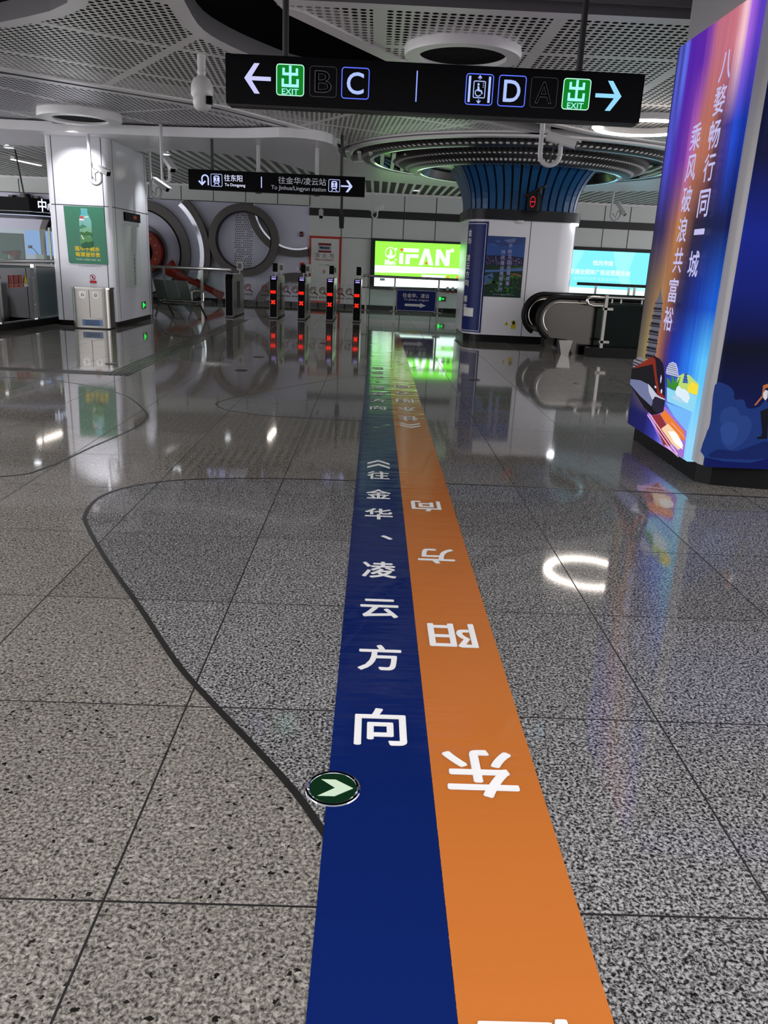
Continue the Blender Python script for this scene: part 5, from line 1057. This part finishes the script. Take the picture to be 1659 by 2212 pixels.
# train
L(em(18, 14, 20, .8), [(6.914,0.605),(6.465,0.755),(6.39,0.771),(6.266,0.762),(6.185,0.732),(6.134,0.679),(6.036,0.496),(6.029,0.391),(6.146,0.349),(6.275,0.318),(6.478,0.345),(6.915,0.471)])
L(em(140, 40, 28, .85), [(6.891,0.608),(6.447,0.761),(6.37,0.749),(6.291,0.638),(6.186,0.532),(6.042,0.501),(6.039,0.482),(6.207,0.488),(6.306,0.588),(6.411,0.704)])
L(em(22, 20, 30, .8), [(6.893,0.585),(6.441,0.7),(6.387,0.679),(6.298,0.569),(6.334,0.55),(6.53,0.563),(6.886,0.531)])
L(em(24, 18, 40, .8), [(6.37,0.749),(6.263,0.755),(6.182,0.725),(6.128,0.666),(6.045,0.508),(6.177,0.533),(6.282,0.639)])
L(em(120, 126, 168, .85), [(6.911,0.516),(6.653,0.542),(6.455,0.539),(6.274,0.504),(6.166,0.485),(6.273,0.457),(6.303,0.383),(6.598,0.417),(6.908,0.472)])
L(em(205, 205, 225, .9), [(6.456,0.542),(6.342,0.521),(6.207,0.488),(6.032,0.487),(6.028,0.479),(6.2,0.472),(6.306,0.437),(6.409,0.483)])
L(em(40, 36, 60, .8), [(6.294,0.433),(6.259,0.469),(6.201,0.475),(6.046,0.474),(6.029,0.391),(6.149,0.355),(6.278,0.373)])
for q in ([(6.194,0.618),(6.189,0.652),(6.165,0.628),(6.171,0.588),(6.183,0.589)], [(6.149,0.537),(6.135,0.55),(6.111,0.537),(6.117,0.516),(6.136,0.516)], [(6.303,0.548),(6.264,0.552),(6.247,0.536),(6.283,0.534)]): L(em(220, 215, 245, 1.0), q)
b.build('print_picture', None, f1)
b = MB(); UY = (0, -1, 0)
for ch, y, z in (('八', 5.83, 2.72), ('婺', 5.845, 2.52), ('畅', 5.845, 2.31), ('行', 5.85, 2.105), ('同', 5.85, 1.875), ('一', 5.85, 1.69), ('城', 5.865, 1.475)): b.text(ch, (xk[0] - .003, y, z), UY, Z, .18, .03 if ch == '一' else .175, .012)
for ch, y, z in (('乘', 6.185, 2.34), ('风', 6.19, 2.135), ('破', 6.185, 1.925), ('浪', 6.18, 1.715), ('共', 6.175, 1.50), ('富', 6.19, 1.285), ('裕', 6.20, 1.075)): b.text(ch, (xk[0] - .003, y, z), UY, Z, .18, .175, .012)
b.build('lettering', em(196, 192, 240, .95), f1)
# second, darker lightbox face
def navy_face():
    m, n, l, bb = newmat('lightbox_navy')
    g = N(n, 'ShaderNodeNewGeometry'); sp = N(n, 'ShaderNodeSeparateXYZ'); l.new(g.outputs['Position'], sp.inputs[0])
    t = math_n(n, l, 'DIVIDE', sp.outputs[2], 3.2)
    c = ramp(n, l, t, [(0.05, s2l(8, 20, 84)), (.20, s2l(8, 16, 66)), (.30, s2l(4, 6, 28)), (.42, s2l(10, 26, 110)), (.52, s2l(10, 30, 130)), (.66, s2l(4, 8, 50)), (.85, s2l(4, 6, 40)), (1, s2l(60, 60, 180))])
    l.new(c, bb.inputs['Emission Color']); bb.inputs['Emission Strength'].default_value = 1.0; bb.inputs['Base Color'].default_value = (.002, .002, .003, 1); bb.inputs['Roughness'].default_value = .4; bb.inputs['Specular IOR Level'].default_value = 0.08
navy_face(); yb = 5.245
f2 = MB().box(2.305, 4.3, yb, PYF + .03, .155, 3.06).build('lightbox_face', 'lightbox_navy', rp, label='dark navy face with blue clouds')
b = MB(); yk = [yb - .001]
def LB(m, pts): b.use(m); b.on_y(pts, yk[0]); yk[0] -= .0004
LB(em(22, 50, 116, .9), smooth([(2.282,0.46),(2.27,0.711),(2.34,0.72),(2.4,0.681),(2.419,0.622),(2.476,0.625),(2.51,0.572),(2.552,0.568),(2.592,0.581),(2.647,0.608),(2.718,0.232),(2.286,0.221),(2.266,0.374)], 3, True))
LB(em(34, 62, 128, .9), smooth([(2.34,0.475),(2.351,0.548),(2.401,0.577),(2.452,0.558),(2.477,0.517),(2.519,0.518),(2.557,0.478),(2.565,0.435),(2.548,0.361),(2.486,0.297),(2.427,0.289),(2.367,0.354)], 3, True))
LB(em(24, 52, 118, .9), smooth([(2.298,0.4),(2.325,0.456),(2.354,0.463),(2.376,0.403),(2.369,0.342),(2.341,0.291),(2.308,0.339)], 3, True))
LB(em(40, 70, 138, .9), smooth([(2.354,0.427),(2.395,0.471),(2.451,0.461),(2.477,0.42),(2.475,0.358),(2.441,0.314),(2.395,0.33)], 3, True))
LB(em(12, 30, 92, .9), smooth([(2.322,0.222),(2.367,0.28),(2.491,0.273),(2.604,0.32),(2.696,0.349),(2.718,0.232)], 3, True))
for dx in (.55, 1.1): LB(em(22, 50, 116, .9), [(2.75 + dx + .24 * math.cos(R(a)), .36 + .16 * math.sin(R(a))) for a in range(0, 360, 15)])
LB(em(8, 8, 22, .9), [(2.604,0.552),(2.653,0.575),(2.664,0.518),(2.684,0.367),(2.615,0.361),(2.615,0.376),(2.641,0.383),(2.642,0.414)])
LB(em(176, 100, 56, .9), [(2.554,0.592),(2.595,0.659),(2.589,0.724),(2.622,0.737),(2.626,0.714),(2.605,0.701),(2.604,0.648),(2.566,0.589)])
LB(em(215, 215, 222, .9), [(2.599,0.671),(2.61,0.695),(2.628,0.69),(2.634,0.643),(2.623,0.625),(2.606,0.642)])
b.build('print_picture', None, f2)
